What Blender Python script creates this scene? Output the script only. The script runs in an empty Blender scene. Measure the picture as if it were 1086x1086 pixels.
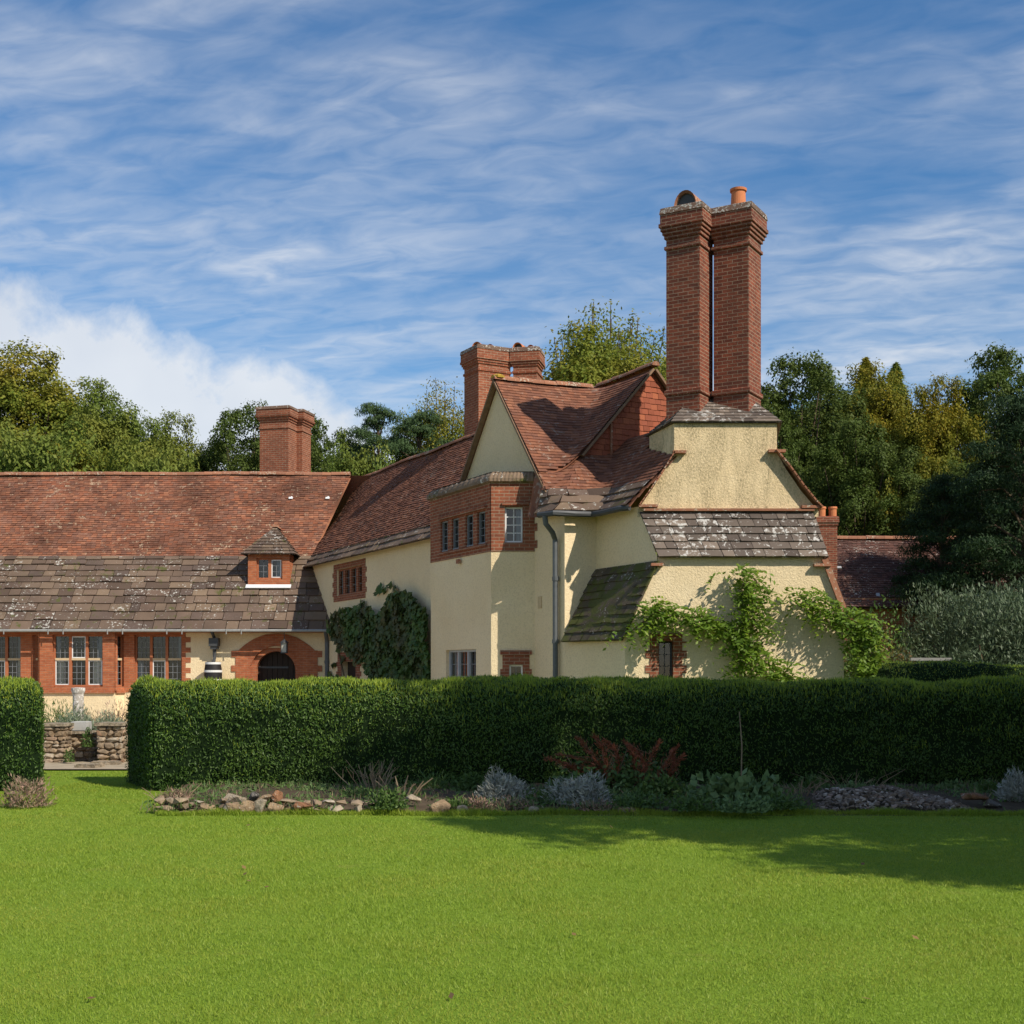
import bpy, bmesh, math, random
import numpy as np
from mathutils import Vector, Matrix, noise as mnoise

# ------------------------------------------------------------------ camera, sky, sun, exposure
scene = bpy.context.scene
COL = scene.collection
FPX, CX, HY, EYE = 1350.0, 543.0, 712.0, 1.65
cam = bpy.data.cameras.new('camera')
cam.sensor_width = 36.0
cam.lens = FPX / 1086.0 * 36.0
cam.shift_y = (HY - 543.0) / 1086.0
cam.clip_start = 0.1
cam.clip_end = 3000
camo = bpy.data.objects.new('camera', cam)
COL.objects.link(camo)
camo.location = (0, 0, EYE)
camo.rotation_euler = (math.radians(90), 0, 0)
scene.camera = camo

SUN_EL, SUN_AZ = 41.0, 48.0           # azimuth: degrees right of straight-behind-the-camera
sd = Vector((math.sin(math.radians(SUN_AZ)) * math.cos(math.radians(SUN_EL)),
             -math.cos(math.radians(SUN_AZ)) * math.cos(math.radians(SUN_EL)),
             math.sin(math.radians(SUN_EL))))
sun = bpy.data.lights.new('sun', 'SUN')
sun.energy = 5.0
sun.angle = math.radians(0.55)
sun.color = (1.0, 0.92, 0.80)
suno = bpy.data.objects.new('sun', sun)
COL.objects.link(suno)
suno.rotation_euler = sd.to_track_quat('Z', 'Y').to_euler()
suno.location = (30, -20, 40)

scene.view_settings.view_transform = 'Standard'
scene.view_settings.look = 'None'
scene.view_settings.gamma = 1.0
scene.view_settings.exposure = 0.10
try:
    scene.cycles.use_denoising = True
    scene.cycles.max_bounces = 6
    scene.cycles.transparent_max_bounces = 12
    scene.cycles.diffuse_bounces = 3
    scene.cycles.glossy_bounces = 2
    scene.cycles.transmission_bounces = 4
except Exception:
    pass


# ------------------------------------------------------------------ node helpers
def nd(nt, typ, ins=None, **props):
    n = nt.nodes.new(typ)
    for k, v in props.items():
        setattr(n, k, v)
    for k, v in (ins or {}).items():
        s = n.inputs[k]
        if hasattr(v, 'is_output') or isinstance(v, bpy.types.NodeSocket):
            nt.links.new(v, s)
        else:
            s.default_value = v
    return n


def mth(nt, op, a, b=0.0, c=0.0, clamp=False):
    n = nd(nt, 'ShaderNodeMath', {0: a, 1: b, 2: c}, operation=op)
    n.use_clamp = clamp
    return n.outputs[0]


def c4(c):
    return (c[0], c[1], c[2], 1.0)


def ramp(nt, fac, stops, interp='LINEAR'):
    n = nt.nodes.new('ShaderNodeValToRGB')
    cr = n.color_ramp
    cr.interpolation = interp
    while len(cr.elements) < len(stops):
        cr.elements.new(0.5)
    for e, (p, c) in zip(cr.elements, stops):
        e.position = p
        e.color = c4(c) if not isinstance(c, (int, float)) else (c, c, c, 1)
    nt.links.new(fac, n.inputs[0])
    return n.outputs[0]


def mix(nt, fac, a, b, mode='MIX'):
    n = nt.nodes.new('ShaderNodeMix')
    n.data_type = 'RGBA'
    n.blend_type = mode
    for i, v in ((0, fac), (6, a), (7, b)):
        s = n.inputs[i]
        if isinstance(v, bpy.types.NodeSocket):
            nt.links.new(v, s)
        elif i == 0:
            s.default_value = v
        else:
            s.default_value = c4(v)
    return n.outputs[2]


def noise(nt, vec, scale, detail=3.0, rough=0.55, dist=0.0):
    n = nd(nt, 'ShaderNodeTexNoise', {'Scale': scale, 'Detail': detail, 'Roughness': rough, 'Distortion': dist})
    if vec is not None:
        nt.links.new(vec, n.inputs['Vector'])
    return n.outputs[0]


def mapping(nt, vec, scale=(1, 1, 1), rot=(0, 0, 0), loc=(0, 0, 0)):
    n = nd(nt, 'ShaderNodeMapping', {'Scale': scale, 'Rotation': rot, 'Location': loc})
    nt.links.new(vec, n.inputs['Vector'])
    return n.outputs[0]


def objco(nt):
    return nd(nt, 'ShaderNodeTexCoord').outputs['Object']


def bump(nt, h, strength=0.4, dist=0.02):
    return nd(nt, 'ShaderNodeBump', {'Height': h, 'Strength': strength, 'Distance': dist}).outputs[0]


def newmat(name):
    m = bpy.data.materials.new(name)
    m.use_nodes = True
    return m, m.node_tree, m.node_tree.nodes['Principled BSDF']


def setb(nt, b, col=None, rough=0.85, nrm=None, spec=0.3, metal=0.0):
    if isinstance(col, bpy.types.NodeSocket):
        nt.links.new(col, b.inputs['Base Color'])
    elif col is not None:
        b.inputs['Base Color'].default_value = c4(col)
    b.inputs['Roughness'].default_value = rough
    b.inputs['Metallic'].default_value = metal
    b.inputs['Specular IOR Level'].default_value = spec
    if nrm is not None:
        nt.links.new(nrm, b.inputs['Normal'])


# ------------------------------------------------------------------ sky with clouds
world = bpy.data.worlds.new('World')
scene.world = world
world.use_nodes = True
wt = world.node_tree
bg = wt.nodes['Background']
sky = wt.nodes.new('ShaderNodeTexSky')
sky.sky_type = 'NISHITA'
sky.sun_disc = False
sky.sun_elevation = math.radians(SUN_EL)
sky.sun_rotation = math.radians(180.0 - SUN_AZ)
sky.altitude = 200
sky.air_density = 1.0
sky.dust_density = 0.4
sky.ozone_density = 2.6
gen = nd(wt, 'ShaderNodeTexCoord').outputs['Generated']
sep = nd(wt, 'ShaderNodeSeparateXYZ', {0: gen})
dx, dy, dz = sep.outputs
zz = mth(wt, 'ADD', mth(wt, 'MAXIMUM', dz, 0.0), 0.12)
plane = nd(wt, 'ShaderNodeCombineXYZ', {0: mth(wt, 'DIVIDE', dx, zz), 1: mth(wt, 'DIVIDE', dy, zz), 2: 0.0}).outputs[0]
# long streaks, broken into ripples
st1 = mapping(wt, mapping(wt, plane, (1, 1, 1), (0, 0, math.radians(27))), (0.8, 2.0, 1), (0, 0, 0), (3.1, 1.7, 0))
n1 = noise(wt, st1, 1.5, 7.0, 0.55, 0.4)
st2 = mapping(wt, mapping(wt, plane, (1, 1, 1), (0, 0, math.radians(12))), (4.0, 7.5, 1), (0, 0, 0), (0.3, 5.7, 0))
n2 = noise(wt, st2, 2.0, 4.0, 0.55, 0.6)
big = noise(wt, mapping(wt, mapping(wt, plane, (1, 1, 1), (0, 0, 0.5)), (0.7, 1.4, 1), (0, 0, 0), (7.3, 2.2, 0)), 1.1, 4.0, 0.55, 0.3)
mask = ramp(wt, big, [(0.40, 0.03), (0.57, 1.0)])
str1 = ramp(wt, n1, [(0.34, 0.08), (0.68, 1.0)])
rip = ramp(wt, n2, [(0.34, 0.45), (0.64, 1.0)])
cir = mth(wt, 'MULTIPLY', mth(wt, 'MULTIPLY', str1, rip), mask)
# a veil thickening towards the horizon
low = ramp(wt, dz, [(0.05, 0.75), (0.20, 0.62), (0.33, 0.40), (0.48, 0.10)])
veil = mth(wt, 'MULTIPLY', low, mth(wt, 'MULTIPLY', ramp(wt, n1, [(0.30, 0.25), (0.62, 1.0)]), rip))
# the soft cumulus bank low on the left
cdir = Vector((-400, 1350, 250)).normalized()
vx = mth(wt, 'SUBTRACT', dx, cdir.x)
vz = mth(wt, 'SUBTRACT', dz, cdir.z)
ex = mth(wt, 'DIVIDE', vx, 0.36)
# top edge slopes down to the right
ez = mth(wt, 'DIVIDE', mth(wt, 'ADD', vz, mth(wt, 'MULTIPLY', vx, 0.33)), 0.090)
r2 = mth(wt, 'ADD', mth(wt, 'POWER', mth(wt, 'ABSOLUTE', ex), 3.0), mth(wt, 'POWER', mth(wt, 'ABSOLUTE', ez), 2.0))
cn = mth(wt, 'ADD', mth(wt, 'MULTIPLY', noise(wt, gen, 7.0, 7.0, 0.62, 0.3), 0.65), mth(wt, 'MULTIPLY', noise(wt, gen, 24.0, 5.0, 0.6, 0.2), 0.35))
bank = ramp(wt, mth(wt, 'ADD', mth(wt, 'SUBTRACT', 1.25, r2), mth(wt, 'MULTIPLY', mth(wt, 'SUBTRACT', cn, 0.5), 3.4)),
            [(0.05, 0.0), (0.75, 0.95)])
cl = mth(wt, 'MAXIMUM', mth(wt, 'MULTIPLY', cir, 0.80), veil)
cl = mth(wt, 'MAXIMUM', cl, mth(wt, 'MULTIPLY', bank, 0.9), clamp=True)
hs = nd(wt, 'ShaderNodeHueSaturation', {'Saturation': 1.36, 'Value': 0.98, 'Color': sky.outputs[0]})
ccol = ramp(wt, noise(wt, gen, 5.0, 4.0, 0.6), [(0.3, (5.5, 5.8, 6.3)), (0.7, (7.0, 7.1, 7.2))])
skyc = mix(wt, cl, hs.outputs[0], ccol)
wt.links.new(skyc, bg.inputs['Color'])
bg.inputs['Strength'].default_value = 0.12


# ------------------------------------------------------------------ object helpers
def tag(o, label=None, cat=None, group=None, kind=None):
    if label:
        o['label'] = label
    if cat:
        o['category'] = cat
    if group:
        o['group'] = group
    if kind:
        o['kind'] = kind
    return o


def empty(name, loc, label, cat, group=None):
    o = bpy.data.objects.new(name, None)
    o.empty_display_size = 0.3
    COL.objects.link(o)
    o.location = loc
    return tag(o, label, cat, group)


def link(name, me, parent=None, keep=True):
    o = bpy.data.objects.new(name, me)
    COL.objects.link(o)
    if parent is not None:
        o.parent = parent
        if keep:
            chain = Vector((0, 0, 0))
            p = parent
            while p is not None:
                chain += p.location
                p = p.parent
            o.location = -chain            # mesh data stays in world coordinates
    return o


def children(o):
    return [c for c in COL.objects if c.parent == o]


def uv_planar(me):
    uvl = me.uv_layers.new(name='UVMap')
    n = len(me.loops)
    for p in me.polygons:
        nx, ny, nz = p.normal
        if abs(nz) < 0.75:
            l = math.hypot(nx, ny) or 1
            tx, ty = -ny / l, nx / l
            sl = math.sqrt(max(0.05, 1 - nz * nz))
            for li in p.loop_indices:
                c = me.vertices[me.loops[li].vertex_index].co
                uvl.data[li].uv = (c.x * tx + c.y * ty, c.z / sl)
        else:
            for li in p.loop_indices:
                c = me.vertices[me.loops[li].vertex_index].co
                uvl.data[li].uv = (c.x, c.y)


class MB:
    def __init__(self):
        self.v, self.f, self.mi = [], [], []

    def face(self, pts, mi=0):
        b = len(self.v)
        self.v += [tuple(p) for p in pts]
        self.f.append(tuple(range(b, b + len(pts))))
        self.mi.append(mi)

    def grid(self, rows, mi=0, closed=False):
        b = len(self.v)
        n = len(rows[0])
        for r in rows:
            self.v += [tuple(p) for p in r]
        for i in range(len(rows) - 1):
            for j in range(n if closed else n - 1):
                k = (j + 1) % n
                self.f.append((b + i * n + j, b + i * n + k, b + (i + 1) * n + k, b + (i + 1) * n + j))
                self.mi.append(mi)

    def box(self, x0, x1, y0, y1, z0, z1, mi=0):
        self.obox((x0, y0, z0), (1, 0, 0), (0, 1, 0), (0, 0, 1), x1 - x0, y1 - y0, z1 - z0, mi)

    def obox(self, o, ax, ay, az, a, b, c, mi=0):
        o, ax, ay, az = Vector(o), Vector(ax) * a, Vector(ay) * b, Vector(az) * c
        k = len(self.v)
        for i in (0, 1):
            for p in (o, o + ax, o + ax + ay, o + ay):
                self.v.append(tuple(p + az * i))
        for q in ((0, 3, 2, 1), (4, 5, 6, 7), (0, 1, 5, 4), (1, 2, 6, 5), (2, 3, 7, 6), (3, 0, 4, 7)):
            self.f.append(tuple(k + i for i in q))
            self.mi.append(mi)

    def beam(self, p, q, w, h, mi=0, up=(0, 0, 1)):
        p, q = Vector(p), Vector(q)
        d = (q - p)
        L = d.length
        d.normalize()
        s = d.cross(Vector(up)).normalized()
        n = s.cross(d).normalized()
        self.obox(p - s * w / 2 - n * h / 2, d, s, n, L, w, h, mi)

    def tube(self, pts, rad, n=8, mi=0, cap=True):
        pts = [Vector(p) for p in pts]
        rads = rad if isinstance(rad, (list, tuple)) else [rad] * len(pts)
        rows = []
        ref = Vector((0.31, 0.17, 0.93)).normalized()
        for i, p in enumerate(pts):
            d = (pts[min(i + 1, len(pts) - 1)] - pts[max(i - 1, 0)]).normalized()
            a = d.cross(ref)
            if a.length < 0.05:
                a = d.cross(Vector((1, 0, 0)))
            a.normalize()
            b = d.cross(a)
            rows.append([p + (a * math.cos(2 * math.pi * j / n) + b * math.sin(2 * math.pi * j / n)) * rads[i] for j in range(n)])
        self.grid(rows, mi, True)
        if cap:
            self.face(rows[0][::-1], mi)
            self.face(rows[-1], mi)

    def lathe(self, c, prof, n=20, mi=0):
        c = Vector(c)
        rows = [[c + Vector((r * math.cos(2 * math.pi * j / n), r * math.sin(2 * math.pi * j / n), z)) for j in range(n)] for r, z in prof]
        self.grid(rows, mi, True)
        self.face(rows[0][::-1], mi)
        self.face(rows[-1], mi)

    def mesh(self, name, mats, smooth=False, uv=True, fix=True):
        me = bpy.data.meshes.new(name)
        me.from_pydata(self.v, [], self.f)
        mats = mats if isinstance(mats, (list, tuple)) else [mats]
        for m in mats:
            me.materials.append(m)
        me.polygons.foreach_set('material_index', self.mi)
        if smooth:
            me.polygons.foreach_set('use_smooth', [True] * len(self.f))
        me.update()
        if uv:
            uv_planar(me)
        return me

    def build(self, name, mats, parent=None, smooth=False, uv=True):
        return link(name, self.mesh(name, mats, smooth, uv), parent)


def np_mesh(name, V, F, mats, mi=None, smooth=False):
    me = bpy.data.meshes.new(name)
    V = np.asarray(V, dtype=np.float32)
    F = np.asarray(F, dtype=np.int32)
    m, k = F.shape
    me.vertices.add(len(V))
    me.vertices.foreach_set('co', V.ravel())
    me.loops.add(m * k)
    me.loops.foreach_set('vertex_index', F.ravel())
    me.polygons.add(m)
    me.polygons.foreach_set('loop_start', np.arange(0, m * k, k, dtype=np.int32))
    for x in (mats if isinstance(mats, (list, tuple)) else [mats]):
        me.materials.append(x)
    if mi is not None:
        me.polygons.foreach_set('material_index', np.asarray(mi, dtype=np.int32))
    if smooth:
        me.polygons.foreach_set('use_smooth', np.ones(m, dtype=bool))
    me.update(calc_edges=True)
    me.validate()
    return me


def PX(x, y, d):
    """the point that stands at depth d and shows at photo pixel (x, y): used for measuring the house only"""
    return Vector(((x - CX) * d / FPX, d, EYE + (HY - y) * d / FPX))


U = Vector((0.4552, -0.8904, 0))      # along the splayed wing, towards its near end
M = Vector((0.8904, 0.4552, 0))       # into the wing from its courtyard eave
O0 = Vector((-2.1, 33.0, 0))


def ST(s, t, z=0.0):
    p = O0 + U * s + M * t
    return Vector((p.x, p.y, z))


rnd = random.Random(7)

# ------------------------------------------------------------------ materials
def islrand(nt):
    return nd(nt, 'ShaderNodeNewGeometry').outputs['Random Per Island']


def mat_render(name, base, stain, weather=0.0, blot=None):
    m, nt, b = newmat(name)
    co = objco(nt)
    big = noise(nt, co, 0.55, 4.0, 0.6)
    col = mix(nt, ramp(nt, big, [(0.38, 0.0), (0.68, 0.75)]), base, stain)
    fine = noise(nt, co, 26.0, 3.0, 0.7)
    col = mix(nt, ramp(nt, fine, [(0.34, 0.45), (0.52, 0.0)]), col, [c * 0.72 for c in stain])
    if weather:
        stv = mapping(nt, co, (1.5, 1.5, 0.45))
        sn = noise(nt, stv, 1.6, 6.0, 0.7, 0.6)
        sp = noise(nt, mapping(nt, co, (1, 1, 0.6)), 30.0, 4.0, 0.75)
        k = mth(nt, 'MULTIPLY', ramp(nt, sn, [(0.36, 0.0), (0.64, 1.0)]), ramp(nt, sp, [(0.42, 0.15), (0.62, 1.0)]))
        col = mix(nt, mth(nt, 'MULTIPLY', k, weather), col, blot or (0.13, 0.115, 0.06))
    bn = noise(nt, co, 24.0, 5.0, 0.75)
    bn2 = noise(nt, co, 2.2, 3.0, 0.5)
    h = mth(nt, 'ADD', mth(nt, 'MULTIPLY', bn, 1.0), mth(nt, 'MULTIPLY', bn2, 0.6))
    setb(nt, b, col, 0.95, bump(nt, h, 0.7, 0.035), 0.1)
    return m


def mat_brick(name, c1, c2, mortar, bw=0.225, bh=0.075, ms=0.010, var=0.5, grime=0.35):
    m, nt, b = newmat(name)
    uv = nd(nt, 'ShaderNodeTexCoord').outputs['UV']
    co = objco(nt)
    br = nd(nt, 'ShaderNodeTexBrick', {'Vector': uv, 'Color1': c4(c1), 'Color2': c4(c2), 'Mortar': c4(mortar), 'Scale': 1.0,
                                       'Mortar Size': ms, 'Mortar Smooth': 0.15, 'Bias': 0.0, 'Brick Width': bw, 'Row Height': bh})
    v = noise(nt, mapping(nt, co, (1, 1, 2.5)), 5.0, 3.0, 0.6)
    col = mix(nt, ramp(nt, v, [(0.30, 0.0), (0.70, var)]), br.outputs['Color'], [c * 0.42 for c in c2])
    g = noise(nt, co, 0.9, 5.0, 0.65)
    col = mix(nt, ramp(nt, g, [(0.45, 0.0), (0.75, grime)]), col, (0.07, 0.055, 0.045))
    lic = noise(nt, co, 9.0, 4.0, 0.7)
    col = mix(nt, ramp(nt, lic, [(0.66, 0.0), (0.74, 0.4)]), col, (0.42, 0.37, 0.30))
    h = mth(nt, 'ADD', mth(nt, 'MULTIPLY', br.outputs['Fac'], -1.0), mth(nt, 'MULTIPLY', noise(nt, co, 30.0, 2.0), 0.5))
    setb(nt, b, col, 0.9, bump(nt, h, 0.6, 0.012), 0.15)
    return m


def mat_tile(name, cols, lichen=0.0, moss=0.0, lsc=15.0, lic_col=(0.52, 0.50, 0.44), patch=0.4, rough=0.85):
    m, nt, b = newmat(name)
    co = objco(nt)
    r = islrand(nt)
    n = len(cols)
    col = ramp(nt, r, [(i / max(1, n - 1), c) for i, c in enumerate(cols)])
    pn = noise(nt, co, 0.7, 4.0, 0.6)
    col = mix(nt, ramp(nt, pn, [(0.40, 0.0), (0.68, patch)]), col, [c * 0.45 for c in cols[0]])
    pn2 = noise(nt, mapping(nt, co, loc=(9, 4, 2)), 1.3, 4.0, 0.6)
    col = mix(nt, ramp(nt, pn2, [(0.50, 0.0), (0.80, patch * 0.2)]), col, [min(1, c * 1.6) for c in cols[-1]])
    if lichen:
        l = noise(nt, co, lsc, 4.0, 0.72, 0.3)
        l2 = noise(nt, mapping(nt, co, loc=(3, 8, 1)), 1.1, 2.0, 0.5)
        k = mth(nt, 'ADD', l, mth(nt, 'MULTIPLY', mth(nt, 'SUBTRACT', l2, 0.5), 0.35))
        k = mth(nt, 'ADD', k, mth(nt, 'MULTIPLY', mth(nt, 'SUBTRACT', r, 0.5), 0.10))
        col = mix(nt, ramp(nt, k, [(0.66 - lichen * 0.18, 0.0), (0.70 - lichen * 0.16, 0.92)]), col, lic_col)
    if moss:
        l = noise(nt, mapping(nt, co, loc=(1, 5, 7)), 2.6, 5.0, 0.68, 0.3)
        col = mix(nt, ramp(nt, l, [(0.60 - moss * 0.2, 0.0), (0.68 - moss * 0.2, 0.85)]), col, (0.075, 0.085, 0.018))
    setb(nt, b, col, rough, bump(nt, noise(nt, co, 22.0, 4.0, 0.6), 0.5, 0.012), 0.2)
    return m


def mat_plain(name, col, rough=0.6, spec=0.4, metal=0.0, var=0.25, scale=8.0):
    m, nt, b = newmat(name)
    n = noise(nt, objco(nt), scale, 4.0, 0.6)
    c = mix(nt, ramp(nt, n, [(0.35, 0.0), (0.7, var)]), col, [x * 0.45 for x in col])
    setb(nt, b, c, rough, None, spec, metal)
    return m


def mat_leaf(name, cols, trans=0.35, rough=0.55, patch=None, pscale=0.5, spec=0.35):
    m, nt, b = newmat(name)
    r = islrand(nt)
    n = len(cols)
    col = ramp(nt, r, [(i / max(1, n - 1), c) for i, c in enumerate(cols)])
    if patch is not None:
        inf = nd(nt, 'ShaderNodeObjectInfo').outputs['Random']
        off = nd(nt, 'ShaderNodeCombineXYZ', {0: mth(nt, 'MULTIPLY', inf, 40.0), 1: 0.0, 2: 0.0}).outputs[0]
        vv = nd(nt, 'ShaderNodeVectorMath', {0: objco(nt), 1: off}, operation='ADD').outputs[0]
        pn = noise(nt, vv, pscale, 3.0, 0.55)
        col = mix(nt, ramp(nt, pn, [(0.42, 0.0), (0.64, 0.9)]), col, patch)
    setb(nt, b, col, rough, None, spec)
    tr = nd(nt, 'ShaderNodeBsdfTranslucent', {'Color': col})
    ms = nd(nt, 'ShaderNodeMixShader', {0: trans, 1: b.outputs[0], 2: tr.outputs[0]})
    nt.links.new(ms.outputs[0], nt.nodes['Material Output'].inputs[0])
    return m


def mat_glass(name):
    m, nt, b = newmat(name)
    nt.nodes.remove(b)
    gl = nd(nt, 'ShaderNodeBsdfGlossy', {'Color': (1, 1, 1, 1), 'Roughness': 0.03})
    tr = nd(nt, 'ShaderNodeBsdfTransparent', {'Color': (0.82, 0.86, 0.84, 1)})
    lw = nd(nt, 'ShaderNodeFresnel', {'IOR': 1.5})
    ms = nd(nt, 'ShaderNodeMixShader', {0: mth(nt, 'ADD', lw.outputs[0], 0.02, clamp=True), 1: tr.outputs[0], 2: gl.outputs[0]})
    nt.links.new(ms.outputs[0], nt.nodes['Material Output'].inputs[0])
    return m


CREAM = mat_render('cream_roughcast', (0.84, 0.685, 0.44), (0.77, 0.60, 0.355), 0.10, (0.40, 0.30, 0.15))
CREAMW = mat_render('weathered_roughcast', (0.82, 0.65, 0.395), (0.72, 0.545, 0.30), 0.85, (0.17, 0.14, 0.075))
BRICK = mat_brick('red_brick', (0.36, 0.115, 0.058), (0.26, 0.08, 0.042), (0.42, 0.30, 0.20), ms=0.008)
BRICKO = mat_brick('orange_brick', (0.50, 0.165, 0.07), (0.40, 0.12, 0.055), (0.44, 0.26, 0.16), ms=0.006, grime=0.15)
BRICKD = mat_brick('stack_brick', (0.30, 0.085, 0.046), (0.16, 0.05, 0.032), (0.36, 0.25, 0.17), ms=0.008, grime=0.3)
CLAY = mat_tile('clay_tile', [(0.15, 0.068, 0.044), (0.31, 0.112, 0.058), (0.21, 0.095, 0.06), (0.36, 0.150, 0.080), (0.17, 0.078, 0.052), (0.27, 0.13, 0.085)], lichen=0.20, lic_col=(0.40, 0.29, 0.19), patch=0.75, lsc=8.0)
CLAYD = mat_tile('old_clay_tile', [(0.135, 0.060, 0.038), (0.255, 0.100, 0.054), (0.185, 0.080, 0.052), (0.31, 0.130, 0.070), (0.150, 0.068, 0.046)], lichen=0.2, lsc=9.0, lic_col=(0.30, 0.22, 0.17))
CLAYO = mat_tile('shade_toned_tile', [(0.075, 0.04, 0.032), (0.13, 0.06, 0.045), (0.10, 0.052, 0.042), (0.15, 0.075, 0.055)], lichen=0.15)  # darker clay tile for the outbuilding: cedar shade put into the colour
HANG = mat_tile('hung_tile', [(0.24, 0.07, 0.038), (0.35, 0.10, 0.05), (0.29, 0.085, 0.048), (0.40, 0.125, 0.06)], patch=0.2)
SLAB = mat_tile('stone_slab', [(0.086, 0.058, 0.043), (0.181, 0.124, 0.086), (0.121, 0.085, 0.068), (0.222, 0.155, 0.101), (0.101, 0.072, 0.058), (0.151, 0.100, 0.072)], lichen=0.20, moss=0.05, lsc=11.0)
SLABL = mat_tile('lichen_slab', [(0.077, 0.059, 0.049), (0.180, 0.142, 0.113), (0.108, 0.086, 0.071), (0.225, 0.176, 0.137), (0.090, 0.073, 0.059)], lichen=0.46, lsc=9.0, lic_col=(0.50, 0.48, 0.44))
SLABM = mat_tile('mossy_slab', [(0.063, 0.051, 0.035), (0.113, 0.088, 0.059), (0.081, 0.069, 0.047)], lichen=0.15, moss=0.75)
RIDGE = mat_tile('ridge_tile', [(0.27, 0.12, 0.07), (0.36, 0.16, 0.09), (0.24, 0.11, 0.07)], lichen=0.45, lic_col=(0.45, 0.38, 0.28))
TERRA = mat_plain('terracotta', (0.56, 0.20, 0.085), 0.8, 0.2, 0, 0.25, 6)
OAK = mat_plain('mullion_terracotta', (0.42, 0.15, 0.07), 0.8, 0.2, 0, 0.4, 7)
STONE = mat_plain('transom_stone', (0.62, 0.47, 0.28), 0.85, 0.2, 0, 0.35, 6)
WHITE = mat_plain('white_paint', (0.74, 0.74, 0.72), 0.5, 0.4, 0, 0.2, 9)
LEADW = mat_plain('window_lead', (0.40, 0.42, 0.44), 0.5, 0.4, 0.0, 0.2, 9)
LEADD = mat_plain('dull_lead', (0.20, 0.21, 0.22), 0.5, 0.4, 0.0, 0.2, 9)
LEAD = mat_plain('sheet_lead', (0.42, 0.43, 0.44), 0.6, 0.4, 0.3, 0.4, 5)
IRON = mat_plain('dark_iron', (0.065, 0.068, 0.07), 0.55, 0.4, 0.2, 0.3, 8)
PIPE = mat_plain('grey_pipe', (0.12, 0.13, 0.135), 0.6, 0.35, 0.2, 0.4, 8)
GUT = mat_plain('pale_gutter', (0.33, 0.33, 0.31), 0.6, 0.3, 0.1, 0.4, 8)
DOORW = mat_plain('dark_oak_door', (0.030, 0.020, 0.014), 0.7, 0.25, 0, 0.4, 14)
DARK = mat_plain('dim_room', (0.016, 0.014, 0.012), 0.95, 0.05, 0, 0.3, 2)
CURT = mat_plain('curtain_cloth', (0.68, 0.64, 0.56), 0.95, 0.05, 0, 0.3, 5)
CURTB = mat_plain('blue_curtain_cloth', (0.24, 0.29, 0.34), 0.95, 0.05, 0, 0.3, 5)
TIMB = mat_plain('verge_mortar', (0.25, 0.16, 0.10), 0.9, 0.15, 0, 0.5, 9)
GLASS = mat_glass('window_glass')


# ------------------------------------------------------------------ roof tiling
def clip_poly(poly, lo, hi, axis):
    def half(pl, c, sgn):
        out = []
        for i in range(len(pl)):
            a, b = pl[i], pl[(i + 1) % len(pl)]
            ia, ib = sgn * (a[axis] - c) >= 0, sgn * (b[axis] - c) >= 0
            if ia:
                out.append(a)
            if ia != ib:
                t = (c - a[axis]) / (b[axis] - a[axis])
                out.append((a[0] + (b[0] - a[0]) * t, a[1] + (b[1] - a[1]) * t))
        return out
    p = half(poly, lo, 1)
    return half(p, hi, -1) if len(p) > 2 else []


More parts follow.
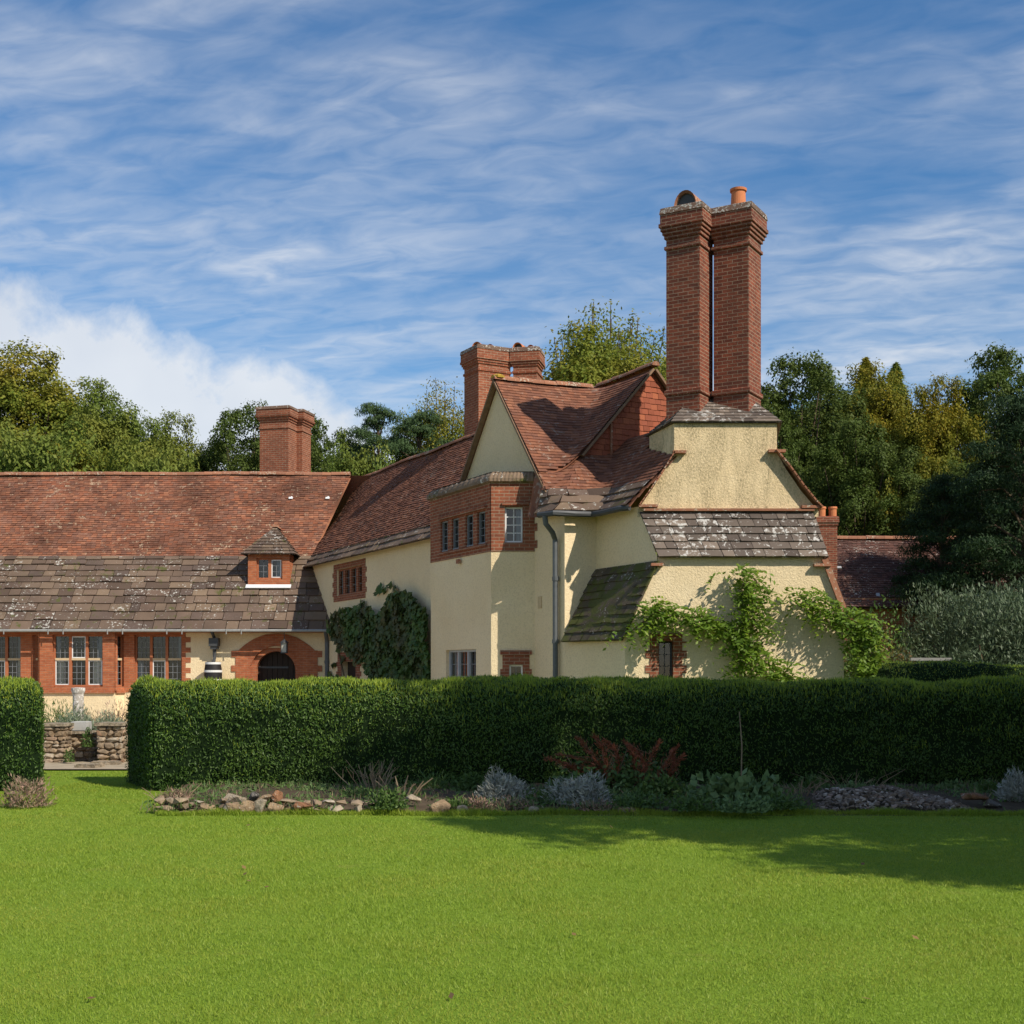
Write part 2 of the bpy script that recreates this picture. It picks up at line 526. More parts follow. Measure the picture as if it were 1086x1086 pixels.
def tile_plane(mb, pts, gauges, width, th, mi=0, jit=0.004, overhang=0.0, wav=0.0):
    gap = 0.012 if th > 0.025 else 0.0025
    """lay overlapping tiles on the plane polygon pts (eave edge first two points)"""
    pts = [Vector(p) for p in pts]
    n = Vector((0, 0, 0))
    for i in range(len(pts)):
        a, b = pts[i], pts[(i + 1) % len(pts)]
        n += a.cross(b)
    n.normalize()
    if n.z < -0.01:
        n = -n
    h = (pts[1] - pts[0]).normalized()
    v = n.cross(h).normalized()
    if v.z < 0:
        v = -v
    O = pts[0]
    poly = [((p - O).dot(h), (p - O).dot(v)) for p in pts]
    b1 = max(p[1] for p in poly)
    mb.face([p - n * (0.03 + wav) for p in pts], mi)
    b0, row = -overhang, 0
    if overhang:
        a0, a1 = min(p[0] for p in poly[:2]), max(p[0] for p in poly[:2])
        poly = [(a0, -overhang), (a1, -overhang)] + poly[1:2] + poly[2:] + poly[:1] if poly[1][0] > poly[0][0] else poly
    while b0 < b1 - 0.01:
        g = gauges[min(row, len(gauges) - 1)]
        strip = clip_poly(poly, b0, min(b0 + g, b1 + 0.001), 1)
        if len(strip) > 2:
            amin, amax = min(p[0] for p in strip), max(p[0] for p in strip)
            a = amin - rnd.random() * width[1]
            while a < amax:
                w = rnd.uniform(*width)
                q = clip_poly(strip, a + gap, a + w - gap, 0)
                if len(q) > 2:
                    j0, j1 = rnd.uniform(-jit, jit), rnd.uniform(-jit, jit)
                    dr = rnd.uniform(-jit, jit) * (2.6 if th > .025 else 2)

                    def pos(p, drop=0.0):
                        k = (p[1] - b0) / g
                        lift = th * (1 - 0.85 * k) + j0 + j1 * ((p[0] - a) / w - 0.5) * 2 * (1 - k)
                        bb = p[1] + (dr if k < 0.05 else 0)
                        s = wav * (mnoise.noise(Vector((p[0] * 0.35, p[1] * 0.5, 3.3)))) if wav else 0
                        return O + h * p[0] + v * bb + n * (lift - drop + s)
                    mb.face([pos(p) for p in q], mi)
                    nface = len(mb.f) - 1
                    # the lower edge
                    for i in range(len(q)):
                        c, d = q[i], q[(i + 1) % len(q)]
                        if abs(c[1] - b0) < 1e-5 and abs(d[1] - b0) < 1e-5:
                            k = len(mb.v)
                            ia = mb.f[nface][i]
                            ib = mb.f[nface][(i + 1) % len(q)]
                            mb.v += [tuple(pos(c, th * 1.15)), tuple(pos(d, th * 1.15))]
                            mb.f.append((ib, ia, k, k + 1))
                            mb.mi.append(mi)
                        elif th > .025 and abs(c[0] - d[0]) < 1e-5:
                            k = len(mb.v)
                            mb.v += [tuple(pos(c)), tuple(pos(d)), tuple(pos(d, th * 1.1)), tuple(pos(c, th * 1.1))]
                            mb.f.append((k, k + 1, k + 2, k + 3))
                            mb.mi.append(mi)
                a += w
        b0 += g
        row += 1


def tile_patch(mb, P00, P10, P01, P11, gauge, width, th, mi=0, jit=0.005):
    """courses of tiles on the ruled patch from the eave P00-P10 up to P01-P11"""
    P00, P10, P01, P11 = map(Vector, (P00, P10, P01, P11))
    L = ((P01 - P00).length + (P11 - P10).length) / 2
    nr = max(1, round(L / gauge))

    def S(u, v):
        return (P00 * (1 - u) + P10 * u) * (1 - v) + (P01 * (1 - u) + P11 * u) * v
    nn = (P10 - P00).cross(P01 - P00)
    if nn.length < 1e-6:
        nn = (P10 - P00).cross(P11 - P00)
    nn.normalize()
    if nn.z < 0:
        nn = -nn
    mb.face([P00 - nn * .02, P10 - nn * .02, P11 - nn * .02, P01 - nn * .02] if (P01 - P11).length > 1e-4 else [P00 - nn * .02, P10 - nn * .02, P11 - nn * .02], mi)
    for r in range(nr):
        v0, v1 = r / nr, min(1.0, (r + 1.0) / nr)
        wl = (S(1, v0) - S(0, v0)).length
        x = -rnd.random() * width[1] if wl > 0.3 else 0
        while x < wl:
            w = rnd.uniform(*width)
            u0, u1 = max(0, x / wl), min(1, (x + w - (0.012 if th > .025 else 0.004)) / wl)
            if u1 - u0 > 0.01:
                j = rnd.uniform(-jit, jit)
                jv = rnd.uniform(-.07, .07) if th > .025 and 0 < v0 else 0
                v0_, v0 = v0, max(0, v0 + jv / nr)
                a, b, c, d = S(u0, v0) + nn * (th + j), S(u1, v0) + nn * (th - j), S(u1, v1) + nn * 0.15 * th, S(u0, v1) + nn * 0.15 * th
                v0 = v0_
                k = len(mb.v)
                mb.v += [tuple(p) for p in (a, b, c, d, a - nn * th * 1.1, b - nn * th * 1.1)]
                mb.f += [(k, k + 1, k + 2, k + 3), (k + 1, k, k + 4, k + 5)]
                mb.mi += [mi, mi]
                # outer edges seen at the verges
                if u0 == 0:
                    mb.v += [tuple(d - nn * th)]
                    mb.f.append((k, k + 3, k + 6, k + 4))
                    mb.mi.append(mi)
                if u1 == 1:
                    mb.v += [tuple(c - nn * th)]
                    mb.f.append((k + 2, k + 1, k + 5, len(mb.v) - 1))
                    mb.mi.append(mi)
            x += w


def contours(Hf, s0, s1, t0, t1, ds, z):
    ns, nt_ = int((s1 - s0) / ds) + 1, int((t1 - t0) / ds) + 1
    S = np.linspace(s0, s1, ns)
    T = np.linspace(t0, t1, nt_)
    key = (s0, s1, t0, t1, ds, Hf.__name__)
    if key not in contours.cache:
        contours.cache[key] = Hf(S[:, None], T[None, :]) + 0 * S[:, None]
    H = contours.cache[key]
    ab = H > z
    segs = {}

    def cut(i, j, k, l):
        f = (z - H[i, j]) / (H[k, l] - H[i, j])
        return (S[i] + (S[k] - S[i]) * f, T[j] + (T[l] - T[j]) * f)
    pts, adj = {}, {}
    c = ab[:-1, :-1].astype(int) + ab[1:, :-1] + ab[1:, 1:] + ab[:-1, 1:]
    for i, j in zip(*np.nonzero((c > 0) & (c < 4))):
        es = []
        for (a, b, k, l) in ((i, j, i + 1, j), (i + 1, j, i + 1, j + 1), (i, j + 1, i + 1, j + 1), (i, j, i, j + 1)):
            if ab[a, b] != ab[k, l]:
                e = (a, b, k, l)
                if e not in pts:
                    pts[e] = cut(a, b, k, l)
                es.append(e)
        for q in range(0, len(es) - 1, 2):
            adj.setdefault(es[q], []).append(es[q + 1])
            adj.setdefault(es[q + 1], []).append(es[q])
    lines, seen = [], set()
    ends = [e for e in adj if len(adj[e]) == 1] + list(adj)
    for e in ends:
        if e in seen:
            continue
        line = [e]
        seen.add(e)
        while True:
            nx = [x for x in adj[line[-1]] if x not in seen]
            if not nx:
                break
            line.append(nx[0])
            seen.add(nx[0])
        if len(line) > 2:
            lines.append([pts[x] for x in line])
    return lines


contours.cache = {}


def tile_contour(mb, Hf, rng4, levels, inside, width_of, th_of, mi_of, dz_of, ds=0.06, jit=0.004):
    """tiles that follow the level lines of a roof given as a height over (s, t): swept valleys and hips"""
    e = 0.01

    def grad(s, t):
        return (float(Hf(s + e, t) - Hf(s - e, t)) / (2 * e), float(Hf(s, t + e) - Hf(s, t - e)) / (2 * e))
    for li, z in enumerate(levels):
        dz = dz_of(li)
        th = th_of(li)
        for line in contours(Hf, *rng4, ds, z):
            # resample finely, split where it leaves the domain
            runs, cur = [], []
            for (a, b) in zip(line[:-1], line[1:]):
                L = math.hypot(b[0] - a[0], b[1] - a[1])
                k = max(1, int(L / 0.02))
                for q in range(k):
                    p = (a[0] + (b[0] - a[0]) * q / k, a[1] + (b[1] - a[1]) * q / k)
                    if inside(*p):
                        cur.append(p)
                    elif cur:
                        runs.append(cur)
                        cur = []
            if cur:
                runs.append(cur)
            for run in runs:
                if len(run) < 3:
                    continue
                acc = [0.0]
                for a, b in zip(run[:-1], run[1:]):
                    acc.append(acc[-1] + math.hypot(b[0] - a[0], b[1] - a[1]))
                tot = acc[-1]
                if tot < 0.05:
                    continue
                acc_np, rx, ry = np.array(acc), np.array([p[0] for p in run]), np.array([p[1] for p in run])

                def at(d):
                    return float(np.interp(d, acc_np, rx)), float(np.interp(d, acc_np, ry))

                def up(p):
                    s, t = p
                    for _ in range(2):
                        gs, gt = grad(s, t)
                        g2 = max(gs * gs + gt * gt, 0.2)
                        hz = float(Hf(s, t))
                        k = (z + dz - hz) / g2
                        k = max(-0.5, min(0.5, k))
                        s, t = s + gs * k, t + gt * k
                    return s, t
                d = -rnd.random() * width_of(li)[1]
                while d < tot:
                    w = rnd.uniform(*width_of(li))
                    d0, d1 = max(0, d), min(tot, d + w - 0.003)
                    if d1 - d0 > 0.015:
                        p, q = at(d0), at(d1)
                        pu, qu = up(p), up(q)
                        gs, gt = grad((p[0] + q[0]) / 2, (p[1] + q[1]) / 2)
                        n = (M * (-gt) + U * (-gs) + Vector((0, 0, 1))).normalized()
                        j = rnd.uniform(-jit, jit)
                        a, b = ST(*p, z) + n * (th + j), ST(*q, z) + n * (th - j)
                        c, dd = ST(*qu, z + dz) + n * 0.15 * th, ST(*pu, z + dz) + n * 0.15 * th
                        k = len(mb.v)
                        mb.v += [tuple(x) for x in (a, b, c, dd, a - n * th * 1.15, b - n * th * 1.15)]
                        mb.f += [(k, k + 1, k + 2, k + 3), (k + 1, k, k + 4, k + 5)]
                        mb.mi += [mi_of(li)] * 2
                    d += w


def ridge_run(mb, p, q, r=0.12, L=0.32, mi=0, half=True):
    p, q = Vector(p), Vector(q)
    D = (q - p).length
    d = (q - p).normalized()
    s = d.cross(Vector((0, 0, 1))).normalized()
    n = s.cross(d).normalized()
    k = max(1, int(D / L))
    for i in range(k):
        a, b = p + d * (D * i / k), p + d * (D * (i + 1) / k + 0.02)
        ra, rb = r * rnd.uniform(0.97, 1.04), r * rnd.uniform(0.9, 0.97)
        dz = rnd.uniform(-0.008, 0.008)
        wob = [0.035 * mnoise.noise(Vector(((x_ - p).length * .45, p.x, 1.7))) for x_ in (a, b)]
        a, b = a + Vector((0, 0, wob[0])), b + Vector((0, 0, wob[1]))
        rows = []
        for (c, rr) in ((a, ra), (b, rb)):
            rows.append([c + s * math.cos(t) * rr + n * (math.sin(t) * rr + dz - 0.03) for t in [math.pi * (j / 8) for j in range(9)]])
        mb.grid(rows, mi)
        mb.face(rows[0][::-1], mi)
        mb.face(rows[1], mi)


# ------------------------------------------------------------------ walls
def wall_panel(mb, A, B, z0, z1, openings=(), reveal=0.18, off=0.0, mi=0, rmi=0):
    """outer skin of a wall from plan point A to B (left to right as seen from outside); openings = (u0, u1, z0, z1)"""
    A, B = Vector((A[0], A[1], 0)), Vector((B[0], B[1], 0))
    L = (B - A).length
    h = (B - A).normalized()
    n = Vector((h.y, -h.x, 0))
    us = sorted({0, L} | {o[0] for o in openings} | {o[1] for o in openings})
    zs = sorted({z0, z1} | {o[2] for o in openings} | {o[3] for o in openings})
    us = [u for u in us if 0 <= u <= L]
    zs = [z for z in zs if z0 <= z <= z1]

    def pt(u, z, d=0.0):
        return A + h * u + n * (off - d) + Vector((0, 0, z))
    for i in range(len(us) - 1):
        for j in range(len(zs) - 1):
            cu, cz = (us[i] + us[i + 1]) / 2, (zs[j] + zs[j + 1]) / 2
            if any(o[0] < cu < o[1] and o[2] < cz < o[3] for o in openings):
                continue
            mb.face([pt(us[i], zs[j]), pt(us[i + 1], zs[j]), pt(us[i + 1], zs[j + 1]), pt(us[i], zs[j + 1])], mi)
    for (a, b, c, d) in openings:
        r = reveal
        for q in (((a, c), (a, d)), ((b, d), (b, c)), ((a, d), (b, d)), ((b, c), (a, c))):
            mb.face([pt(q[0][0], q[0][1]), pt(q[1][0], q[1][1]), pt(q[1][0], q[1][1], r), pt(q[0][0], q[0][1], r)], rmi)
    return h, n


def surround(mb, A, B, u0, u1, z0, z1, jw=0.22, hh=0.22, sh=0.15, proud=0.015, teeth=0.075, mi=0, ledge=0):
    """toothed brick dressings round an opening, standing a little proud of the render"""
    A, B = Vector((A[0], A[1], 0)), Vector((B[0], B[1], 0))
    h = (B - A).normalized()
    n = Vector((h.y, -h.x, 0))
    up = Vector((0, 0, 1))

    def bx(a, b, c, d, p=proud):
        mb.obox(A + h * a + n * 0.001 + up * c, h, n, up, b - a, p, d - c, mi)
    z, k = z0, 0
    course = 0.15
    top = z1
    while z < top - 0.01:
        ze = min(z + course, top)
        t = teeth if k % 2 == 0 else 0
        bx(u0 - jw - t, u0, z, ze)
        bx(u1, u1 + jw + t, z, ze)
        z, k = ze, k + 1
    if hh:
        bx(u0 - jw, u1 + jw, z1, z1 + hh)
    if sh:
        bx(u0 - jw, u1 + jw, z0 - sh, z0)
    if ledge:
        mb.obox(A + h * (u0 - jw - 0.05) + n * 0.001 + up * (z1 + hh), h, n, up, u1 - u0 + 2 * jw + 0.1, ledge, 0.06, mi)
        mb.obox(A + h * (u0 - jw - 0.05) + n * 0.001 + up * (z1 + hh + 0.06), h, n, up, u1 - u0 + 2 * jw + 0.1, ledge * 0.6, 0.04, mi)


def window(parent, A, B, u0, u1, z0, z1, lights=3, tiers=(1.0,), depth=0.14, fmat=None, mull=0.085, frame=0.05, bars=(3, 4), barmat=None,
           curtain=None, name='window', casement=None, tran=None, label=None, room=1.0, barw=0.013):
    """a window set in an opening: frame with mullions and transom > glass, glazing bars, curtains"""
    A, B = Vector((A[0], A[1], 0)), Vector((B[0], B[1], 0))
    h = (B - A).normalized()
    n = Vector((h.y, -h.x, 0))
    up = Vector((0, 0, 1))
    fmat = fmat or OAK
    barmat = barmat or LEADD
    fr, gl, bb, tr, cs, cul = MB(), MB(), MB(), MB(), MB(), []
    e = 0.004

    def pos(u, z, d):
        return A + h * u - n * d + up * z

    def bx(mb, a, b, c, d, d0, d1, mi=0):
        mb.obox(pos(a, c, d1), h, n, up, b - a, d1 - d0, d - c, mi)
    a0, a1, c0, c1 = u0 + e, u1 - e, z0 + e, z1 - e
    # frame
    bx(fr, a0, a0 + frame, c0, c1, depth, depth + 0.09)
    bx(fr, a1 - frame, a1, c0, c1, depth, depth + 0.09)
    bx(fr, a0 + frame, a1 - frame, c1 - frame, c1, depth, depth + 0.09)
    bx(fr, a0 + frame, a1 - frame, c0, c0 + frame, depth - 0.03, depth + 0.09)
    b0, b1, d0, d1 = a0 + frame, a1 - frame, c0 + frame, c1 - frame
    lw = (b1 - b0 - mull * (lights - 1)) / lights
    for i in range(1, lights):
        x = b0 + i * lw + (i - 1) * mull
        bx(fr, x, x + mull, d0, d1, depth - 0.02, depth + 0.085)
    zs = [d0]
    for k, t in enumerate(tiers[:-1]):
        zs.append(d0 + (d1 - d0) * sum(tiers[:k + 1]))
    zs.append(d1)
    th = 0.07
    for z in zs[1:-1]:
        for i in range(lights):
            x = b0 + i * (lw + mull)
            bx(tr, x, x + lw, z - th / 2, z + th / 2, depth - 0.025, depth + 0.08)
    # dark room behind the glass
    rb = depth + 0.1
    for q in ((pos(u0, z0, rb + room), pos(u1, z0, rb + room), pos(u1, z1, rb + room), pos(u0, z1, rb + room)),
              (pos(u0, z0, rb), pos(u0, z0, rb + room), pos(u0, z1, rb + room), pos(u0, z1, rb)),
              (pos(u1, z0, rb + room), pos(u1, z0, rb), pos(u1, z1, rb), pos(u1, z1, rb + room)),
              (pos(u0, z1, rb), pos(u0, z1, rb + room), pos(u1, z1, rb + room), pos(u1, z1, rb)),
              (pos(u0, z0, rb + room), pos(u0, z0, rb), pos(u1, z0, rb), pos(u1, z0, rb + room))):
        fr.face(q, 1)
    o = fr.build(name, [fmat, DARK], parent)
    if label:
        o['label'] = label
    for i in range(lights):
        x = b0 + i * (lw + mull)
        for k in range(len(zs) - 1):
            y0 = zs[k] + (th / 2 if k else 0)
            y1 = zs[k + 1] - (th / 2 if k < len(zs) - 2 else 0)
            gl.face([pos(x, y0, depth + 0.045), pos(x + lw, y0, depth + 0.045), pos(x + lw, y1, depth + 0.045), pos(x, y1, depth + 0.045)])
            nx, nz = bars
            for j in range(1, nx):
                xx = x + lw * j / nx
                bx(bb, xx - barw / 2, xx + barw / 2, y0, y1, depth + 0.03, depth + 0.043)
            for j in range(1, nz):
                yy = y0 + (y1 - y0) * j / nz
                bx(bb, x, x + lw, yy - barw / 2, yy + barw / 2, depth + 0.026, depth + 0.029)
            if casement and (i, k) in casement:
                w = 0.035
                for (p, q, r, s) in ((x, x + w, y0, y1), (x + lw - w, x + lw, y0, y1), (x + w, x + lw - w, y0, y0 + w), (x + w, x + lw - w, y1 - w, y1)):
                    bx(cs, p + .002, q - .002, r + .002, s - .002, depth + 0.004, depth + 0.022)
            if curtain and (i, k) in curtain:
                side, wd, cm = curtain[(i, k)]
                xa = x if side < 0 else x + lw * (1 - wd)
                nn = 9
                rows = []
                for zz_ in (y0, y1):
                    rows.append([pos(xa + lw * wd * q / nn, zz_, depth + 0.13 + 0.025 * math.sin(q * 2.4)) for q in range(nn + 1)])
                cu = MB()
                cu.grid(rows, cm)
                cul.append(cu)
    gl.build('glass', GLASS, o)
    if bb.f:
        bb.build('glazing_bar', barmat, o)
    if tr.f:
        tr.build('transom', tran or STONE, o)
    if cs.f:
        cs.build('casement', WHITE, o)
    for cu in cul:
        cu.build('curtain', [CURT, CURTB], o, smooth=True)
    return o


def stack_mesh(mb, corner, rot, w, dpt, prof, mi=0, mi_of=None):
    """square brick stack: corner = its near corner in plan; faces run left-back (rot) and right-back; prof = (z, overhang)"""
    c, s = math.cos(rot), math.sin(rot)
    a = Vector((-c, s, 0))
    b = Vector((s, c, 0))
    P = Vector((corner[0], corner[1], 0))
    rows = []
    for z, o in prof:
        up = Vector((0, 0, z))
        rows.append([P - a * o - b * o + up, P + a * (w + o) - b * o + up, P + a * (w + o) + b * (dpt + o) + up, P - a * o + b * (dpt + o) + up])
    for i in range(len(rows) - 1):
        k = mi_of(i) if mi_of else mi
        for j in range(4):
            q = (j + 1) % 4
            mb.face([rows[i][j], rows[i + 1][j], rows[i + 1][q], rows[i][q]][::-1], k)
    mb.face(rows[-1], mi_of(len(rows) - 2) if mi_of else mi)
    return P + a * w / 2 + b * dpt / 2

# ------------------------------------------------------------------ ground
GRASSG, nt_, b_ = newmat('lawn_turf')
co_ = objco(nt_)
a_ = noise(nt_, co_, 0.45, 4.0, 0.6)
b2_ = noise(nt_, co_, 7.0, 4.0, 0.65)
c_ = noise(nt_, co_, 60.0, 3.0, 0.7)
cc_ = mix(nt_, ramp(nt_, a_, [(0.35, 0.0), (0.68, 1.0)]), (0.19, 0.29, 0.028), (0.235, 0.33, 0.036))
cc_ = mix(nt_, ramp(nt_, b2_, [(0.40, 0.0), (0.66, 0.65)]), cc_, (0.16, 0.255, 0.022))
cc_ = mix(nt_, ramp(nt_, c_, [(0.40, 0.55), (0.60, 0.0)]), cc_, (0.11, 0.19, 0.016))
d_ = noise(nt_, mapping(nt_, co_, loc=(3, 9, 0)), 1.6, 5.0, 0.7)
cc_ = mix(nt_, ramp(nt_, d_, [(0.60, 0.0), (0.74, 0.55)]), cc_, (0.30, 0.27, 0.07))
setb(nt_, b_, cc_, 0.9, bump(nt_, c_, 0.7, 0.03), 0.1)
SOIL = mat_plain('bed_soil', (0.10, 0.075, 0.05), 0.95, 0.05, 0, 0.6, 9)
PAVE = mat_plain('path_stone', (0.40, 0.33, 0.23), 0.9, 0.1, 0, 0.5, 3)
WOODF = mat_plain('woodland_floor', (0.05, 0.06, 0.025), 0.95, 0.05, 0, 0.6, 0.6)

mb = MB()
mb.face([(-700, -80, -0.02), (700, -80, -0.02), (700, 900, -0.02), (-700, 900, -0.02)])
tag(mb.build('ground', WOODF), kind='structure')
mb = MB()
nx, ny = 60, 50
rows = []
for j in range(ny + 1):
    y = -3 + 46 * j / ny
    rows.append([(-34 + 68 * i / nx, y, 0.003 * mnoise.noise(Vector((i * 0.6, y * 0.5, 0))) - 0.006) for i in range(nx + 1)])
mb.grid(rows)
tag(mb.build('lawn', GRASSG, smooth=True), kind='structure')
mb = MB()
mb.grid([[(-14, 21.2, 0.022), (-3.6, 21.2, 0.022)], [(-14, 23.0, 0.024), (-3.6, 23.0, 0.024)]])
tag(mb.build('path', PAVE), kind='structure')
mb = MB()
mb.grid([[(-24, 23.9, 0.024), (1.0, 23.9, 0.024)], [(-24, 41.2, 0.024), (-5.6, 41.2, 0.024)]])
tag(mb.build('terrace', PAVE), kind='structure')

# ------------------------------------------------------------------ the house
house = empty('country_house', (0, 33, 0), 'cream roughcast country house with splayed wing, red tiled roofs and tall brick stacks', 'house')

WY = 41.2
KW = WY / FPX


def wx(px):
    return (px - CX) * KW


KB = 40.85 / FPX


def bxx(px):
    return (px - CX) * KB


ZP, ZT = 0.97, 3.02          # brick zone of the garden front
Z0, Z1 = 1.16, 2.83
tiers = (0.53, 0.47)
# --- garden front, left part
A, B = (-22.0, WY), (wx(33), WY)
uo = [(wx(-27) + 22, wx(22) + 22)]
mb = MB()
wall_panel(mb, A, B, 0, ZP)
mb.build('wall', CREAM, house)
mb = MB()
wall_panel(mb, A, B, ZP, ZT, [(uo[0][0], uo[0][1], Z0, Z1)], 0.2, 0.012)
mb.build('brick_front', BRICKO, house)
window(house, A, B, uo[0][0], uo[0][1], Z0, Z1, 3, tiers, 0.12, bars=(3, 4), curtain={(2, 0): (1, 0.35, 0), (2, 1): (1, 0.3, 1)}, casement={(0, 0), (1, 0)})
# --- shallow bay
B0, B1, B2, B3 = (wx(33), WY), (bxx(42), 40.85), (bxx(122), 40.85), (wx(131.5), WY)
mbc, mbb = MB(), MB()
for (p, q) in ((B0, B1), (B1, B2), (B2, B3)):
    wall_panel(mbc, p, q, 0, ZP)
L1 = math.hypot(B1[0] - B0[0], B1[1] - B0[1])
wall_panel(mbb, B0, B1, ZP, ZT, [(0.10, L1 - 0.10, Z0, Z1)], 0.16, 0.012)
ua, ub = bxx(55.5) - B1[0], bxx(109) - B1[0]
wall_panel(mbb, B1, B2, ZP, ZT, [(ua, ub, Z0, Z1)], 0.2, 0.012)
wall_panel(mbb, B2, B3, ZP, ZT, [(0.10, L1 - 0.10, Z0, Z1)], 0.16, 0.012)
mbc.build('bay_plinth', CREAM, house)
mbb.build('brick_bay', BRICKO, house)
window(house, B1, B2, ua, ub, Z0, Z1, 3, tiers, 0.12, bars=(3, 4), casement={(0, 0), (2, 0), (1, 1)},
       curtain={(0, 0): (-1, 0.5, 0), (2, 0): (1, 0.75, 0), (2, 1): (1, 0.45, 1), (0, 1): (-1, 0.3, 1)})
for p, q in ((B0, B1), (B2, B3)):
    window(house, p, q, 0.10, L1 - 0.10, Z0, Z1, 1, tiers, 0.10, bars=(2, 4), room=0.28, curtain={(0, 0): (-1, 0.35, 0)})
mb = MB()       # the sloping brick sill of the bay
for (p, q) in ((B0, B1), (B1, B2), (B2, B3)):
    P_, Q_ = Vector((p[0], p[1], 0)), Vector((q[0], q[1], 0))
    h_ = (Q_ - P_).normalized()
    mb.obox(P_ + Vector((h_.y, -h_.x, 0)) * 0.075 + Vector((0, 0, ZP - 0.02)), h_, Vector((-h_.y, h_.x, 0)), (0, 0, 1), (Q_ - P_).length, 0.062, 0.085)
mb.build('brick_sill', BRICKO, house)
# --- second window of the front
A, B = B3, (wx(197), WY)
u0, u1 = wx(142.5) - B3[0], wx(193) - B3[0]
mb = MB()
wall_panel(mb, A, B, 0, ZP)
mb.build('wall', CREAM, house)
mb = MB()
wall_panel(mb, A, B, ZP, ZT, [(u0, u1, Z0, Z1)], 0.2, 0.012)
for k in range(10):          # toothed end of the brickwork
    if k % 2 == 0:
        z = ZP + 0.3 + k * 0.165
        mb.obox((wx(197), WY - 0.012, z), (1, 0, 0), (0, 1, 0), (0, 0, 1), 0.16, 0.01, 0.165)
mb.build('brick_front', BRICKO, house)
window(house, A, B, u0, u1, Z0, Z1, 3, tiers, 0.12, bars=(3, 4), casement={(1, 0)}, curtain={(0, 0): (-1, 0.4, 1), (2, 1): (1, 0.3, 1)})
# --- cream wall with the arched door
XE = -5.5
A, B = (wx(197), WY), (XE, WY)
ax0, ax1 = wx(271.5), wx(313)
mb = MB()
wall_panel(mb, A, B, 0, 3.1, [(ax0 - 0.28 - A[0], ax1 + 0.28 - A[0], 0.0, 2.42)], 0.02)
mb.build('wall', CREAM, house)
mb = MB()
acx, ar = (ax0 + ax1) / 2, (ax1 - ax0) / 2
zs_ = 2.30 - ar
ox0, ox1 = wx(250), wx(337)
inner, outer, mid = [], [], []
N = 28
oh = 2.87
for i in range(N + 1):
    t = math.pi * i / N
    inner.append((acx - ar * math.cos(t), zs_ + ar * math.sin(t)))
half = (ox1 - ox0) / 2
ocx = (ox0 + ox1) / 2
for i in range(N + 1):
    f = -1 + 2 * i / N
    outer.append((ocx + half * 0.93 * f, oh - (oh - 2.33) * abs(f) ** 2.2))
inner = [(inner[0][0], 0.03), (inner[0][0] , zs_ - .01)] + inner + [(inner[-1][0], zs_ - .01), (inner[-1][0], 0.03)]
outer = [(ox0, 0.03), (ox0, 2.325)] + outer + [(ox1, 2.325), (ox1, 0.03)]
for i in range(len(inner) - 1):
    i0, i1, o0, o1 = inner[i], inner[i + 1], outer[i], outer[i + 1]
    mi_ = [((i0[0] * .72 + o0[0] * .28), (i0[1] * .72 + o0[1] * .28)), ((i1[0] * .72 + o1[0] * .28), (i1[1] * .72 + o1[1] * .28))]
    y0, y1 = WY - 0.03, WY + 0.06
    mb.face([(o0[0], y0, o0[1]), (o1[0], y0, o1[1]), (mi_[1][0], y0, mi_[1][1]), (mi_[0][0], y0, mi_[0][1])])
    mb.face([(mi_[0][0], y0, mi_[0][1]), (mi_[1][0], y0, mi_[1][1]), (mi_[1][0], y1, mi_[1][1]), (mi_[0][0], y1, mi_[0][1])])
    mb.face([(mi_[0][0], y1, mi_[0][1]), (mi_[1][0], y1, mi_[1][1]), (i1[0], y1, i1[1]), (i0[0], y1, i0[1])])
    mb.face([(i0[0], y1, i0[1]), (i1[0], y1, i1[1]), (i1[0], y1 + 0.45, i1[1]), (i0[0], y1 + 0.45, i0[1])])
    mb.face([(o0[0], y0, o0[1]), (o0[0], WY - 0.001, o0[1]), (o1[0], WY - 0.001, o1[1]), (o1[0], y0, o1[1])])
for k in range(7):
    for sx, x in ((-1, ox0), (1, ox1)):
        if k % 2 == 0:
            mb.obox((x - 0.14 if sx < 0 else x, WY - 0.028, 0.7 + k * 0.235), (1, 0, 0), (0, 1, 0), (0, 0, 1), 0.14, 0.026, 0.2)
mb.build('arch_surround', BRICKO, house)
mb = MB()
nb = 8
for i in range(nb):
    x0 = ax0 - .05 + (2 * ar + .1) * i / nb
    mb.box(x0 + 0.006, x0 + (2 * ar + .1) / nb - 0.006, WY + 0.36, WY + 0.42, 0.03, 2.34)
mb.box(ax0 - .1, ax1 + .1, WY + 0.421, WY + 0.44, 0.02, 2.36)
dr = mb.build('door', DOORW, house)
for z in (0.7, 1.75):
    mb = MB()
    mb.box(ax0 + .02, acx + 0.35, WY + 0.345, WY + 0.358, z, z + 0.06)
    mb.build('strap_hinge', IRON, dr)
mb = MB()
mb.lathe((acx + .42, WY + .34, 1.1), [(0.001, 0), (.03, .005), (.035, .03), (.02, .05), (.001, .055)], 10)
mb.build('door_knob', IRON, dr)

